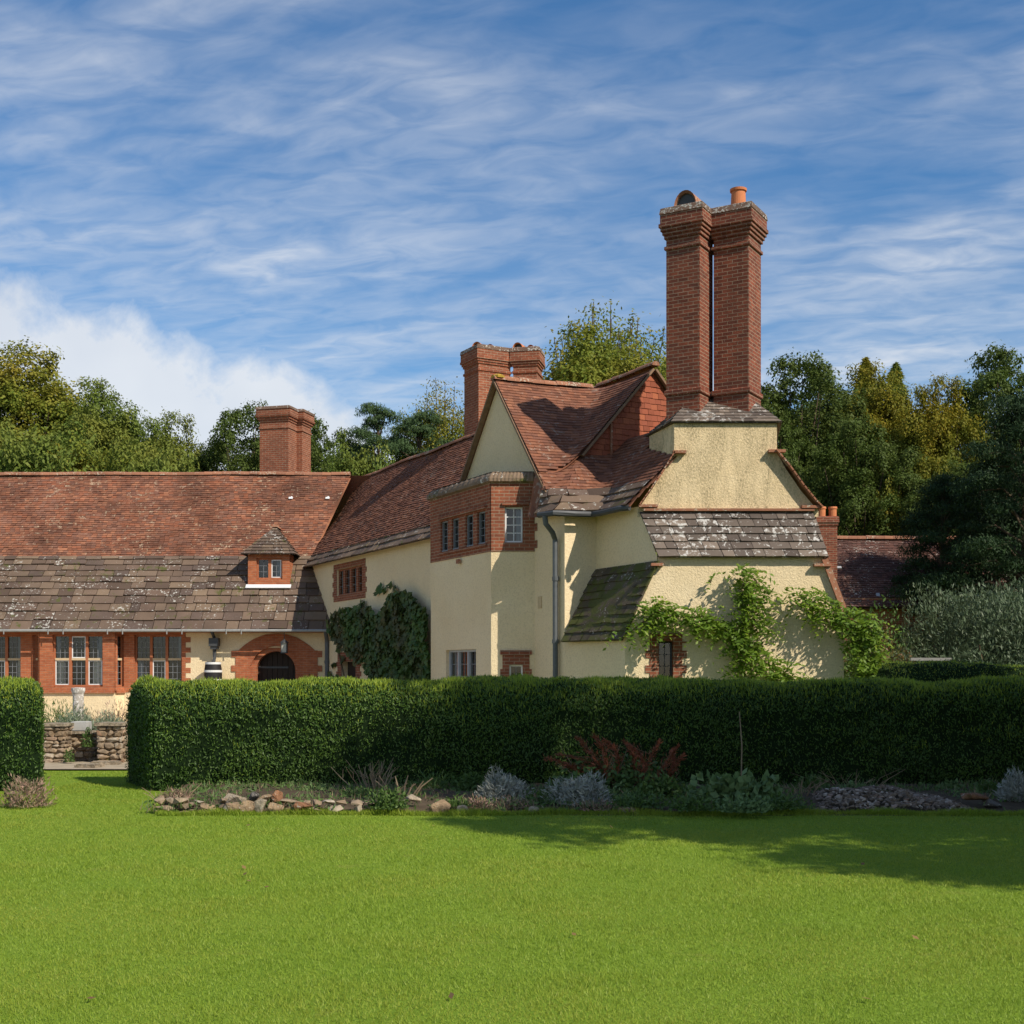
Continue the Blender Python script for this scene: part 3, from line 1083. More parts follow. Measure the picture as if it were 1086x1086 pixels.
# --- garden front roof: stone slabs below, clay tiles above
mb = MB()
eY, bY, rY = 40.66, 42.8, 45.5
eZ, bZ, rZ = 2.98, 5.52, 8.69
slabg = [0.40, 0.38, 0.36, 0.34, 0.32, 0.30, 0.28, 0.27, 0.26, 0.25, 0.24]
tile_plane(mb, [(-22, eY, eZ), (-5.62, eY, eZ), (-6.72, bY, bZ), (-22, bY, bZ)], slabg, (0.28, 0.78), 0.04, 0, 0.011)
mb.build('slab_roof', SLAB, house)
mb = MB()
tile_plane(mb, [(-22, bY, bZ), (-6.72, bY, bZ), (-5.75, rY, rZ), (-22, rY, rZ)], [0.105], (0.15, 0.18), 0.020, 0, 0.006, wav=0.10)
mb.build('clay_roof', CLAY, house)
mb = MB()
ridge_run(mb, (-22, rY, rZ), (-5.8, rY, rZ), 0.13)
mb.build('ridge_tiles', RIDGE, house)
mb = MB()
mb.face([(-22, rY, rZ - .04), (-4, rY, rZ - .04), (-1, 50.5, 2.8), (-22, 50.5, 2.8)])
mb.build('rear_roof', CLAYD, house)
mb = MB()
mb.face([(-22, WY, 0), (-22, 50.2, 0), (-22, 50.2, 3), (-22, rY, rZ - .2), (-22, WY, 3.1)])
mb.face([(-22, 50.2, 0), (2, 50.2, 0), (2, 50.2, 3), (-22, 50.2, 3)])
mb.build('rear_wall', CREAM, house)
for (x, y) in ((309, 537), (348, 539)):       # white ventilator slates
    d = 44.6
    mb = MB()
    p = PX(x, y, d)
    zz0 = bZ + (d - bY) * (rZ - bZ) / (rY - bY)
    mb.obox((p.x - 0.09, d - 0.03, zz0 + 0.05), (1, 0, 0), (0, .65, .76), (0, -.76, .65), 0.14, 0.09, 0.02)
    mb.obox((p.x - 0.03, d + 0.02, zz0 + 0.07), (1, 0, 0), (0, .65, .76), (0, -.76, .65), 0.05, 0.10, 0.025)
    mb.build('roof_vent', WHITE, house)
mb = MB()
ridge = []
mb.tube([(-22, 40.60, 2.95), (-5.72, 40.60, 2.95)], 0.045, 8)
for x in (4, 51, 67, 114, 130, 177, 193, 240, 256):
    X = (x - CX) * 40.55 / FPX
    mb.box(X - 0.015, X + 0.015, 40.54, 40.556, 2.83, 3.0)
mb.build('gutter', GUT, house)
mb = MB()
mb.box(-22, -5.7, 40.80, 41.18, 2.90, 2.925)
mb.build('soffit_board', OAK, house)
mb = MB()
X = (346.5 - CX) * 40.9 / FPX
mb.tube([(X, 40.62, 2.95), (X, 40.8, 2.8), (X, 40.95, 2.6), (X, 40.95, 0)], 0.07, 10)
for z in (0.8, 1.9):
    mb.lathe((X, 40.95, z), [(0.085, 0), (0.085, 0.1)], 10)
mb.build('downpipe', PIPE, house)
mb = MB()
X = (226.5 - CX) * 40.9 / FPX
mb.tube([(X, 40.62, 2.92), (X, 40.9, 2.8), (X, 41.0, 2.7)], 0.05, 8)
mb.box(X - 0.15, X + 0.15, 40.86, 41.15, 2.46, 2.72)
mb.box(X - 0.11, X + 0.11, 40.9, 41.14, 2.36, 2.46)
mb.tube([(X, 41.02, 2.38), (X, 41.02, 2.1), (X, 40.9, 1.95)], 0.06, 8)
mb.build('rain_hopper', IRON, house)

# --- dormer
dm = MB()
DY = 41.86
KD = DY / FPX
dx0, dx1 = (263 - CX) * KD, (307 - CX) * KD
z0, z1 = 4.50, 5.52
o_ = ((272 - CX) * KD - dx0, (299.5 - CX) * KD - dx0)
wall_panel(dm, (dx0, DY), (dx1, DY), z0, z1, [(o_[0], o_[1], 4.68, 5.38)], 0.12)
wall_panel(dm, (dx0, 43.4), (dx0, DY), z0 - .3, z1)
wall_panel(dm, (dx1, DY), (dx1, 43.4), z0 - .3, z1)
dormer = dm.build('dormer', BRICKO, house)
window(dormer, (dx0, DY), (dx1, DY), o_[0], o_[1], 4.68, 5.38, 2, (1.0,), 0.08, bars=(2, 3), room=0.5, casement={(1, 0)}, mull=0.1, curtain={(1, 0): (1, 0.5, 1)})
mb = MB()
ex0, ex1, ez = dx0 - 0.2, dx1 + 0.2, 5.50
ay = 42.95
apx, apz = (dx0 + dx1) / 2, 6.50
tile_patch(mb, (ex0, DY - 0.17, ez), (ex1, DY - 0.17, ez), (apx - .03, ay, apz), (apx + .03, ay, apz), 0.20, (0.2, 0.4), 0.03)
tile_patch(mb, (ex0, 43.4, ez), (ex0, DY - 0.17, ez), (apx, 43.7, apz), (apx - .03, ay, apz), 0.20, (0.2, 0.4), 0.03)
tile_patch(mb, (ex1, DY - 0.17, ez), (ex1, 43.4, ez), (apx + .03, ay, apz), (apx, 43.7, apz), 0.20, (0.2, 0.4), 0.03)
mb.build('dormer_roof', SLAB, dormer)
mb = MB()
ridge_run(mb, (apx, ay - 0.08, apz + .03), (apx, 43.8, apz + .02), 0.1)
mb.build('dormer_ridge', RIDGE, dormer)
mb = MB()
mb.obox((dx0 - 0.06, DY - 0.12, 4.37), (1, 0, 0), (0, .72, .69), (0, -.69, .72), dx1 - dx0 + .12, 0.17, 0.03)
mb.build('flashing', WHITE, dormer)

# ------------------------------------------------------------------ the splayed wing
PIT = 1.127


def z_w(t):
    return 5.14 + PIT * t


def z_c(s):
    return 8.55 - 1.15 * np.abs(s - 3.44)


def smax(a, b, k):
    return (a + b + np.sqrt((a - b) ** 2 + 4 * k * k)) / 2


def smin(a, b, k):
    return -smax(-a, -b, k)


def H_saddle(s, t):
    return smax(z_c(s), z_w(t), 0.22)


def H_apron(s, t):
    zc = z_c(s) - 6 * np.maximum(0, 0.1 - t)
    za = 5.04 + 1.17 * (6.83 - s)
    zb = np.minimum(5.05 + 1.17 * (t - 0.85), 6.85 + 0.02 * t)
    return smax(smax(zc, smin(z_w(t), za, 0.12), 0.12), zb, 0.10)


mb = MB()
wg = [0.34, 0.30] + [0.105] * 60
tile_plane(mb, [ST(-10.9, -0.02, z_w(-0.02)), ST(0.8, -0.02, z_w(-0.02)), ST(1.15, 0.35, z_w(0.35)), ST(-11.2, 0.35, z_w(0.35))], [0.28, 0.26], (0.3, 0.6), 0.035, 0, 0.008)
mb.build('slab_eaves', SLAB, house)
mb = MB()
tile_plane(mb, [ST(-11.2, 0.35, z_w(0.35)), ST(1.15, 0.35, z_w(0.35)), ST(3.50, 3.15, z_w(3.15)), ST(-13.75, 3.15, z_w(3.15))], [0.105], (0.15, 0.18), 0.022, 0, 0.006, wav=0.10)
tile_plane(mb, [ST(0.85, 0.12, float(z_c(0.85))), ST(0.9, 0.4, float(z_c(0.9))), ST(3.44, 3.05, 8.55), ST(3.44, 0.12, 8.55)], [0.105], (0.15, 0.18), 0.017)
mb.build('clay_roof', CLAYD, house)

# saddle between cross gable and wing slope
zl = [5.42 + 0.078 * i for i in range(40)]
mb = MB()
tile_contour(mb, H_saddle, (3.44, 5.8, 0.0, 3.3), zl, lambda s, t: 0.12 <= t <= 3.16 and 3.44 <= s <= 5.70,
             lambda i: (0.15, 0.18), lambda i: 0.019, lambda i: 0, lambda i: 0.09)
S_, T_ = np.linspace(3.42, 5.69, 30), np.linspace(0.13, 3.18, 34)
hb = [[ST(s, t, min(float(H_saddle(s, t)), 8.62 + 0.0 * t) - 0.045) for t in T_] for s in S_]
mb.grid(hb)
mb.build('clay_roof', CLAYD, house)
# apron roof round the end of the wing
al = [5.06, 5.25, 5.43] + [5.60 + 0.080 * i for i in range(17)]
mb = MB()


def in_apron(s, t):
    p = O0 + U * s + M * t
    if p.y < 27.7 and p.x > 3.30 - (p.y - 26.2) * 0.257:
        return False
    return s >= 5.55 and p.y >= 26.12 and t < 3.6 and t > -0.22 and (t > 0.10 or s > 5.9)


tile_contour(mb, H_apron, (5.5, 8.9, -0.25, 3.6), al, in_apron,
             lambda i: (0.28, 0.5) if i < 3 else (0.15, 0.18), lambda i: 0.04 if i < 3 else 0.019, lambda i: 1 if i < 3 else 0,
             lambda i: 0.20 if i < 3 else 0.092)
hb = []
for s in np.linspace(5.55, 8.6, 44):
    row = []
    for t in np.linspace(-0.1, 3.4, 44):
        z = float(H_apron(s, t)) - 0.05
        p = ST(s, t)
        y = max(p.y, 26.15)
        row.append(Vector((p.x, y, z)))
    hb.append(row)
for i in range(len(hb) - 1):
    for j in range(len(hb[0]) - 1):
        q = [hb[i][j], hb[i + 1][j], hb[i + 1][j + 1], hb[i][j + 1]]
        if min(p.z for p in q) > 4.97 and max(p.y for p in q) > 26.151 and not any(p.y < 27.6 and p.x > 3.40 - (p.y - 26.2) * 0.257 for p in q):
            mb.face(q)
mb.build('apron_roof', [CLAYD, SLAB], house)
# hidden slopes that close the roofs
mb = MB()
mb.face([ST(-13.75, 3.15, 8.66), ST(5.66, 3.15, 8.66), ST(5.66, 6.4, 5.0), ST(-13.75, 6.4, 5.0)])
mb.face([(6.32, 26.2, 5.0), (6.75, 28.6, 5.0), (5.8, 28.6, 6.2), (5.45, 26.2, 6.1)])
mb.face([(5.45, 26.4, 6.1), (5.8, 28.6, 6.2), (4.5, 28.8, 6.80), (4.4, 27.5, 6.78)])
mb.build('rear_roof', CLAYD, house)
# verge of the right side of the breast, curved, showing tile edges
mb = MB()
mb2 = MB()
kny = 26.12
vr = [(820, 479), (834, 496), (849, 517), (862, 533), (869, 540)]
vp = [PX(x, y, 26.2) for x, y in vr]
for a, b in zip(vp[:-1], vp[1:]):
    for k in range(4):
        p = a.lerp(b, k / 4)
        q = a.lerp(b, (k + 1.15) / 4)
        p.y = q.y = 26.02
        d = (q - p).normalized()
        nrm = Vector((-d.z, 0, d.x))
        if nrm.z < 0:
            nrm = -nrm
        mb.obox(p + nrm * 0.03, d, (0, 1, 0), nrm, (q - p).length, 0.5, 0.03)
mb.build('verge_tiles', RIDGE, house)
mb = MB()
vl = [(715, 480), (704, 498), (690, 519), (678, 536)]
vpl = [PX(x, y, 26.2) for x, y in vl]
for a, b in zip(vpl[:-1], vpl[1:]):
    for k in range(4):
        p = a.lerp(b, k / 4)
        q = a.lerp(b, (k + 1.15) / 4)
        p.y = q.y = 26.06
        d = (q - p).normalized()
        nrm = Vector((-d.z, 0, d.x))
        if nrm.z < 0:
            nrm = -nrm
        mb.obox(p - nrm * 0.01, d, (0, 1, 0), nrm, (q - p).length, 0.14, 0.028)
mb.build('verge_tiles', RIDGE, house)
for (x0, x1, y, yy) in ((713, 727, 480.5, 26.2), (814, 832, 479.5, 26.2), (677, 697, 537.5, 26.2), (849, 868, 538.5, 26.2), (690, 703, 599.5, 25.7), (862, 880, 600, 25.7)):
    p, q = PX(x0, y, yy), PX(x1, y, yy)
    mb = MB()
    mb.obox((p.x, yy - .14, p.z - 0.02), (1, 0, 0), (0, 1, 0), (0, 0, 1), q.x - p.x, 0.139, 0.055)
    mb.build('kneeler', RIDGE, house)

# ridge tiles of the wing and the cross gable, verges
mb = MB()
ridge_run(mb, ST(-13.7, 3.15, 8.69), ST(3.1, 3.15, 8.69), 0.12)
ridge_run(mb, ST(3.46, 0.08, 8.53), ST(3.46, 2.75, 8.60), 0.12)
ridge_run(mb, ST(3.2, 3.15, 8.72), ST(5.72, 3.15, 8.72), 0.11)
mb.build('ridge_tiles', RIDGE, house)
mb = MB()
mb.beam(ST(3.44, 0.15, 8.50), ST(0.6, 0.15, 8.50 - 1.15 * 2.84), 0.12, 0.05)
mb.beam(ST(3.44, 0.15, 8.50), ST(6.02, 0.15, 8.50 - 1.15 * 2.58), 0.12, 0.05)
mb.beam(ST(5.665, 3.12, 8.62), ST(5.665, 1.22, 8.62 - PIT * 1.90), 0.10, 0.05)
mb.beam(ST(5.665, 3.18, 8.62), ST(5.665, 5.4, 8.62 - PIT * 2.22), 0.10, 0.05)
mb.build('verge', TIMB, house)
mb = MB()       # lichen on the gable point
mb.lathe(ST(3.46, 0.22, 8.56), [(0.16, 0), (0.17, 0.05), (0.08, 0.09)], 8)
mb.build('lichen_patch', mat_plain('orange_lichen', (0.50, 0.33, 0.06), 0.95, 0.05, 0, 0.5, 12), house)

# end gable, tile hung
mb = MB()
g0 = [ST(5.58, 0.9, 6.02), ST(5.58, 5.4, 6.02), ST(5.58, 5.4, 6.05), ST(5.58, 3.15, 8.58), ST(5.58, 0.9, 6.04)]
tile_plane(mb, g0, [0.13], (0.15, 0.18), 0.016)
mb.build('tile_hung_gable', HANG, house)
mb = MB()
mb.obox(ST(5.60, 2.0, 6.3), tuple(M), tuple(U), (0, 0, 1), 0.05, 0.03, 1.0)
mb.build('lead_fillet', RIDGE, house)

# wing walls
A, B = ST(-11.6, 0.25), ST(6.6, 0.25)
sw = lambda s: s + 11.6
bay = [ST(0.95, 0.25), ST(1.41, -0.614), ST(4.79, -0.614), ST(5.238, 0.25)]
mb = MB()
wo = (sw(-8.05), sw(-5.75), 4.02, 4.86)
dop = (sw(-7.6), sw(-6.3), 0.0, 1.95)
wall_panel(mb, A, B, 0, 5.12, [wo, dop], 0.2)
gz = 8.55 - 0.08
mb.face([ST(0.5, 0.25, 5.12), ST(6.38, 0.25, 5.12), ST(6.38, 0.25, 5.17), ST(3.44, 0.25, gz), ST(0.5, 0.25, 5.13)])
mb.face([ST(-11.6, 0.25, 5.12), ST(0.5, 0.25, 5.12), ST(0.5, 0.25, 5.36), ST(-11.6, 0.25, 5.36)])
wall_panel(mb, ST(6.6, 0.25), ST(6.6, 1.04), 0, 5.2)
wall_panel(mb, ST(6.6, 1.04), (2.64, 26.2), 0, 5.05)
wall_panel(mb, (2.64, 26.2), (2.93, 25.7), 0, 3.94)
mb.face([(2.64, 26.2, 3.94), (2.93, 25.7, 3.94), (2.93, 25.7, 3.98), (2.64, 26.2, 4.92)])
mb.build('wall', CREAM, house)
mb = MB()
surround(mb, A, B, *wo, jw=0.28, hh=0.17, sh=0.17, teeth=0.10)
mb.build('brick_dressings', BRICK, house)
mb = MB()
surround(mb, A, B, *dop, jw=0.35, hh=0.3, sh=0, teeth=0.12)
mb.build('brick_dressings', BRICK, house)
window(house, A, B, *wo, 4, (1.0,), 0.06, bars=(2, 3), mull=0.16, fmat=BRICK)
mb = MB()
mb.obox(ST(-7.6, 0.45, 0), tuple(U), tuple(M), (0, 0, 1), 1.3, 0.05, 1.95)
mb.build('door', DOORW, house)
# bay
mbc, mbb, mbs = MB(), MB(), MB()
BZ0, BZ1 = 4.33, 5.86
Lb = (bay[2] - bay[1]).length
gw = (0.78, 2.47 + 0.02)
k_ = Lb
g_open = (k_ - 2.47, k_ - 0.784, 0.9, 2.16)
fw_ = bay[3].x - bay[2].x
sm = ((540 - CX) * 28.45 / FPX - bay[2].x, (554.5 - CX) * 28.45 / FPX - bay[2].x, 0.95, 1.80)
wall_panel(mbc, bay[0], bay[1], 0, BZ0)
wall_panel(mbc, bay[1], bay[2], 0, BZ0, [g_open], 0.14)
wall_panel(mbc, bay[2], bay[3], 0, BZ0, [sm], 0.14)
mbc.build('bay_wall', CREAM, house)
fr_ = lambda a: a * Lb
lo = [(0.185, 0.31), (0.375, 0.495), (0.605, 0.73), (0.795, 0.92)]
lops = [(fr_(a), fr_(b), 4.54, 5.28) for a, b in lo]
wall_panel(mbb, bay[0], bay[1], BZ0, BZ1, (), 0.1, 0.015)
wall_panel(mbb, bay[1], bay[2], BZ0, BZ1, lops, 0.07, 0.015)
fo = ((535.3 - CX) * 28.45 / FPX - bay[2].x, (554.3 - CX) * 28.45 / FPX - bay[2].x, 4.53, 5.33)
wall_panel(mbb, bay[2], bay[3], BZ0, BZ1, [fo], 0.16, 0.015)
# undersides of the brick band
nb1 = Vector((-M.x, -M.y, 0)) * 0.015
mbb.face([bay[1] + Vector((0, 0, BZ0)), bay[2] + Vector((0, 0, BZ0)), bay[2] + nb1 + Vector((0, 0, BZ0)), bay[1] + nb1 + Vector((0, 0, BZ0))])
# hood ledges and sills
hU = (bay[2] - bay[1]).normalized()
nU = Vector((hU.y, -hU.x, 0))
for (a, b, z, p, hh) in ((0.17, 0.55, 5.32, 0.06, 0.06), (0.55, 0.945, 5.32, 0.06, 0.06), (0.17, 0.945, 4.47, 0.035, 0.05)):
    mbb.obox(bay[1] + hU * fr_(a) + nU * 0.017 + Vector((0, 0, z)), hU, nU, (0, 0, 1), fr_(b - a) - 0.004, p, hh)
mbb.obox(bay[2] + Vector((fo[0] - 0.06, -0.017 - 0.05, 5.36)), (1, 0, 0), (0, 1, 0), (0, 0, 1), fo[1] - fo[0] + 0.2, 0.05, 0.06)
# toothed edge against the gable wall
for k in range(9):
    if k % 2 == 0:
        mbb.obox(ST(5.25, 0.249, 4.4 + k * 0.19), tuple(U), tuple(-M), (0, 0, 1), 0.12, 0.014, 0.17)
mbb.build('brick_bay', BRICK, house)
for i, lp in enumerate(lops):
    window(house, bay[1], bay[2], *lp, 1, (1.0,), 0.035, bars=(2, 4), frame=0.03, fmat=LEADD, room=0.8)
window(house, bay[2], bay[3], *fo, 1, (1.0,), 0.07, bars=(2, 4), frame=0.035, fmat=WHITE, barmat=WHITE, curtain={(0, 0): (1, 0.32, 1)}, room=0.4, barw=0.02)
window(house, bay[1], bay[2], *g_open, 3, (1.0,), 0.08, bars=(2, 4), frame=0.05, mull=0.05, fmat=LEADW, curtain={(2, 0): (1, 0.8, 0), (0, 0): (-1, 0.4, 1)})
window(house, bay[2], bay[3], *sm, 1, (1.0,), 0.07, bars=(2, 3), frame=0.035, fmat=WHITE, room=0.4)
mb = MB()
surround(mb, bay[2], bay[3], *sm, jw=0.15, hh=0.22, sh=0, teeth=0.05, ledge=0.05)
mb.build('brick_dressings', BRICK, house)
# coping
cop = [(0.02, 0.0), (0.09, 0.03), (0.09, 0.10), (0.05, 0.17), (-0.02, 0.24), (-0.22, 0.28)]
cen = (bay[0] + bay[3]) / 2
mb = MB()
dirs = []
for i in range(4):
    ns = []
    for (p, q) in ((i - 1, i), (i, i + 1)):
        if 0 <= p and q < 4:
            h_ = (bay[q] - bay[p]).normalized()
            ns.append(Vector((h_.y, -h_.x, 0)))
    nsum = sum(ns, Vector((0, 0, 0)))
    nsum = nsum.normalized()
    k = 1 / max(0.5, nsum.dot(ns[0]))
    dirs.append(nsum * k)
rows = []
for i in range(3):
    for q in range(24 + (i == 2)):
        f = q / 24
        base = bay[i].lerp(bay[i + 1], f)
        dv = dirs[i].lerp(dirs[i + 1], f)
        jj = 0.012 * (q % 2) + rnd.uniform(-.004, .004)
        rows.append([base + dv * (o + (jj if 0 < n_ < 5 else 0)) + Vector((0, 0, 5.86 + z + (jj if n_ > 2 else 0))) for n_, (o, z) in enumerate(cop)])
mb.grid(rows)
mb.face([bay[0] + Vector((0, 0, 6.12)), bay[1] + Vector((0, 0, 6.11)), bay[2] + Vector((0, 0, 6.11)), bay[3] + Vector((0, 0, 6.12))])
mb.build('coping', SLAB, house)
mb = MB()
mb.obox(ST(3.1, -0.65, 4.18), tuple(U), tuple(-M), (0, 0, 1), 0.14, 0.06, 0.1)
mb.build('vent_brick', RIDGE, house)
mb = MB()
mb.obox(ST(5.42, 0.25, 3.05), tuple(U), tuple(-M), (0, 0, 1), 0.16, 0.02, 0.26)
mb.build('wall_vent', STONE, house)

# gutter and downpipe of the wing's end
mb = MB()
mb.tube([ST(6.45, -0.30, 4.98), ST(6.88, -0.18, 4.98), ST(6.92, 0.3, 4.99), ST(6.92, 0.72, 5.0), ST(7.2, 0.78, 5.0), ST(7.9, 0.82, 5.02), (2.42, 26.2, 5.02)], 0.065, 8)
mb.build('gutter', IRON, house)
mb = MB()
mb.tube([ST(6.65, -0.26, 4.95), ST(6.62, -0.22, 4.78), ST(6.48, 0.02, 4.62), ST(6.36, 0.15, 4.48), ST(6.36, 0.16, 0)], 0.058, 10)
for z in (0.9, 2.25, 3.6):
    mb.tube([ST(6.36, 0.16, z), ST(6.36, 0.16, z + 0.09)], 0.076, 10)
mb.build('downpipe', PIPE, house)

# chimney breast: lower stage
LY = 25.7
lp = lambda x, y: PX(x, y, LY)
A, B = (lp(663, 0).x, LY), (lp(895, 0).x, LY)
wz = (lp(698.5, 0).x - A[0], lp(714, 0).x - A[0], 1.02, 2.26)
mb = MB()
wall_panel(mb, A, B, 0, 2.33, [wz], 0.25, 0, 0, 1)
mb.face([(A[0], LY, 2.33), (B[0], LY, 2.33), (B[0], LY, lp(0, 646).z), lp(872.5, 596), lp(872.5, 591), lp(697.5, 591), lp(697.5, 597)])
wall_panel(mb, ST(6.6, 0.25), (A[0], LY), 0, 2.38)
wall_panel(mb, (B[0], LY), (7.7, 30.0), 0, 2.9)
mb.build('breast_wall', [CREAM, BRICK], house)
mb = MB()
surround(mb, A, B, *wz, jw=0.18, hh=0.16, sh=0.0, teeth=0.09)
mb.build('brick_dressings', BRICK, house)
window(house, A, B, *wz, 1, (1.0,), 0.2, bars=(2, 5), frame=0.03, fmat=IRON, barmat=IRON, room=0.6)
# slab band
mb = MB()
tile_patch(mb, (2.95, 25.58, 3.95), (6.36, 25.58, 3.95), (2.62, 26.17, 4.93), (6.20, 26.17, 4.93), 0.185, (0.2, 0.46), 0.034, 0, 0.010)
mb.build('slab_roof', SLABL, house)
mb = MB()
mb.box(2.70, 6.2, 26.08, 26.19, 4.94, 4.99)
mb.build('drip_course', RIDGE, house)
# lean-to roofs either side
mb = MB()
tile_patch(mb, ST(6.72, 0.10, 2.28), (2.22, 25.60, 2.28), (1.80, 27.62, 3.86), (2.96, 25.60, 3.88), 0.19, (0.2, 0.42), 0.032, 0, 0.008)
mb.build('slab_roof', SLABM, house)
mb = MB()
tile_patch(mb, (6.70, 25.62, 2.86), (7.45, 29.0, 2.86), (6.28, 25.62, 3.95), (7.0, 29.0, 3.95), 0.24, (0.26, 0.48), 0.03)
mb.build('slab_roof', SLABM, house)
mb = MB()
mb.beam((6.71, 25.64, 2.82), (6.29, 25.64, 3.93), 0.12, 0.07, up=(0, 1, 0))
mb.build('verge_tiles', RIDGE, house)
# upper stage
UY = 26.2
up_ = lambda x, y: PX(x, y, UY)
pl = [(676, 541), (690, 521), (704, 500), (715, 482), (715, 449), (824, 449), (824, 480), (834, 498), (849, 520), (862, 535), (868, 541)]
mb = MB()
bot = [PX(676, 548, UY), PX(868, 548, UY)]
mb.face([bot[0]] + [up_(*p) for p in pl] + [bot[1]])
bx0, bx1, bzt = up_(715, 0).x, up_(824, 0).x, up_(0, 449).z
wall_panel(mb, (2.98, 27.6), (bx0, UY), 5.9, bzt)
wall_panel(mb, (bx1, UY), (5.9, 28.4), 5.4, bzt)
wall_panel(mb, (6.26, UY), (6.7, 28.6), 3.9, 5.0)
mb.build('upper_breast', CREAMW, house)
mb = MB()       # weathered stone cap under the stacks
cz = bzt + 0.02
tile_patch(mb, (bx0 - .08, 26.12, cz), (bx1 + .08, 26.12, cz), (3.95, 27.35, cz + .86), (4.95, 27.35, cz + .86), 0.16, (0.16, 0.3), 0.02)
tile_patch(mb, (2.90, 27.8, cz), (bx0 - .08, 26.12, cz), (3.9, 27.8, cz + .86), (3.95, 27.35, cz + .86), 0.16, (0.16, 0.3), 0.02)
tile_patch(mb, (bx1 + .08, 26.12, cz), (5.9, 28.4, cz), (4.95, 27.35, cz + .86), (5.0, 28.0, cz + .86), 0.16, (0.16, 0.3), 0.02)
mb.face([(bx0 - .07, 26.13, cz - .005), (bx1 + .07, 26.13, cz - .005), (5.9, 28.4, cz - .005), (2.90, 27.8, cz - .005)])
mb.face([(3.95, 27.35, cz + .85), (4.95, 27.35, cz + .85), (5.0, 28.0, cz + .85), (3.9, 27.8, cz + .85)])
mb.build('stack_cap', SLABL, house)

# the pair of tall stacks
PROF = [(6.8, 0), (7.45, 0), (7.47, 0.035), (7.56, 0.035), (7.58, 0), (10.52, 0), (10.54, 0.035), (10.60, 0.035), (10.62, 0.0),
        (10.76, 0.0), (10.765, 0.035), (10.84, 0.035), (10.845, 0.065), (10.915, 0.065), (10.92, 0.095), (10.99, 0.095), (10.995, 0.125), (11.07, 0.125),
        (11.075, 0.10), (11.27, 0.10), (11.275, 0.115), (11.40, 0.095), (11.43, 0.03)]
ROT = math.radians(30)
mo = lambda i: 1 if i >= len(PROF) - 4 else 0
STK = [BRICKD, mat_tile('stack_crown', [(0.13, 0.085, 0.06), (0.20, 0.12, 0.085)], lichen=0.5)]
for (px, w) in ((742, 0.75), (794, 0.77)):
    mb = MB()
    c = ((px - CX) * 26.5 / FPX, 26.5)
    mid = stack_mesh(mb, c, ROT, w, w, PROF, 0, mo)
    st_ = mb.build('chimney_stack', STK, house)
    mb = MB()
    if px == 742:
        # half-round cowl tile, its dark mouth to the front-left
        a = Vector((-math.cos(ROT), math.sin(ROT), 0))
        f = Vector((-math.sin(ROT), -math.cos(ROT), 0))
        c0 = mid + Vector((0, 0, 11.40)) - a * 0.04
        rows = []
        for q in (-0.36, 0.36):
            rows.append([c0 + f * -q + a * math.cos(t) * 0.25 + Vector((0, 0, math.sin(t) * 0.34)) for t in [math.pi * k / 12 for k in range(13)]])
        mb.grid(rows)
        rows2 = [[p + (c0 - p) * 0.12 + Vector((0, 0, -0.01)) for p in r] for r in rows]
        mb.grid(rows2)
        mb.grid([rows[0], rows2[0]])
        mb.grid([rows[1], rows2[1]])
        mb.face([p + f * -0.05 for p in rows2[0]], 1)
        mb.build('chimney_cowl', [RIDGE, IRON], st_)
    else:
        mb.lathe(mid + Vector((0.02, 0, 11.38)), [(0.13, 0), (0.16, 0.02), (0.165, 0.06), (0.15, 0.40), (0.145, 0.44), (0.175, 0.45), (0.18, 0.50), (0.15, 0.51), (0.12, 0.42)], 24)
        mb.build('chimney_pot', TERRA, st_, smooth=False)

# the stacks behind the cross gable, with half-round pots
PR2 = [(5.5, 0), (10.72, 0), (10.74, 0.03), (10.80, 0.03), (10.82, 0), (10.95, 0), (10.955, 0.035), (11.02, 0.035), (11.025, 0.065), (11.09, 0.065), (11.095, 0.10),
       (11.17, 0.10), (11.18, 0.085), (11.38, 0.085), (11.39, 0.10), (11.50, 0.085), (11.54, 0.0)]
mo2 = lambda i: 1 if i >= len(PR2) - 4 else 0
c = PX(507.5, 0, 38.4)
for (cc, rot, w, dd) in (((c.x, c.y), math.radians(61), 0.95, 1.10), ((PX(569.5, 0, 38.7).x, 38.7), math.radians(12), 0.74, 0.78)):
    mb = MB()
    mid = stack_mesh(mb, cc, rot, w, dd, PR2, 0, mo2)
    st_ = mb.build('chimney_stack', [BRICK, STK[1]], house)
    ctr = mid
    f = Vector((0.30, -0.95, 0)).normalized()
    a = Vector((0.95, 0.30, 0)).normalized()
    for q in (-0.22, 0.2):
        mb = MB()
        c0 = ctr + a * q + Vector((0, 0, 11.5))
        rows = []
        rr = 0.16 if q < 0 else 0.125
        f2 = (f + a * -0.8).normalized()
        a2 = Vector((-f2.y, f2.x, 0))
        for k2 in (0.3, -0.3):
            rows.append([c0 + f2 * k2 + a2 * math.cos(t) * rr + Vector((0, 0, math.sin(t) * rr * 1.15)) for t in [math.pi * k / 10 for k in range(11)]])
        mb.grid(rows)
        rows2 = [[p + (c0 - p) * 0.13 + Vector((0, 0, -0.008)) for p in r] for r in rows]
        mb.grid(rows2)
        mb.grid([rows[0], rows2[0]])
        mb.face([p - f2 * 0.08 for p in rows2[0]], 1)
        mb.build('chimney_pot', [TERRA, IRON], st_)

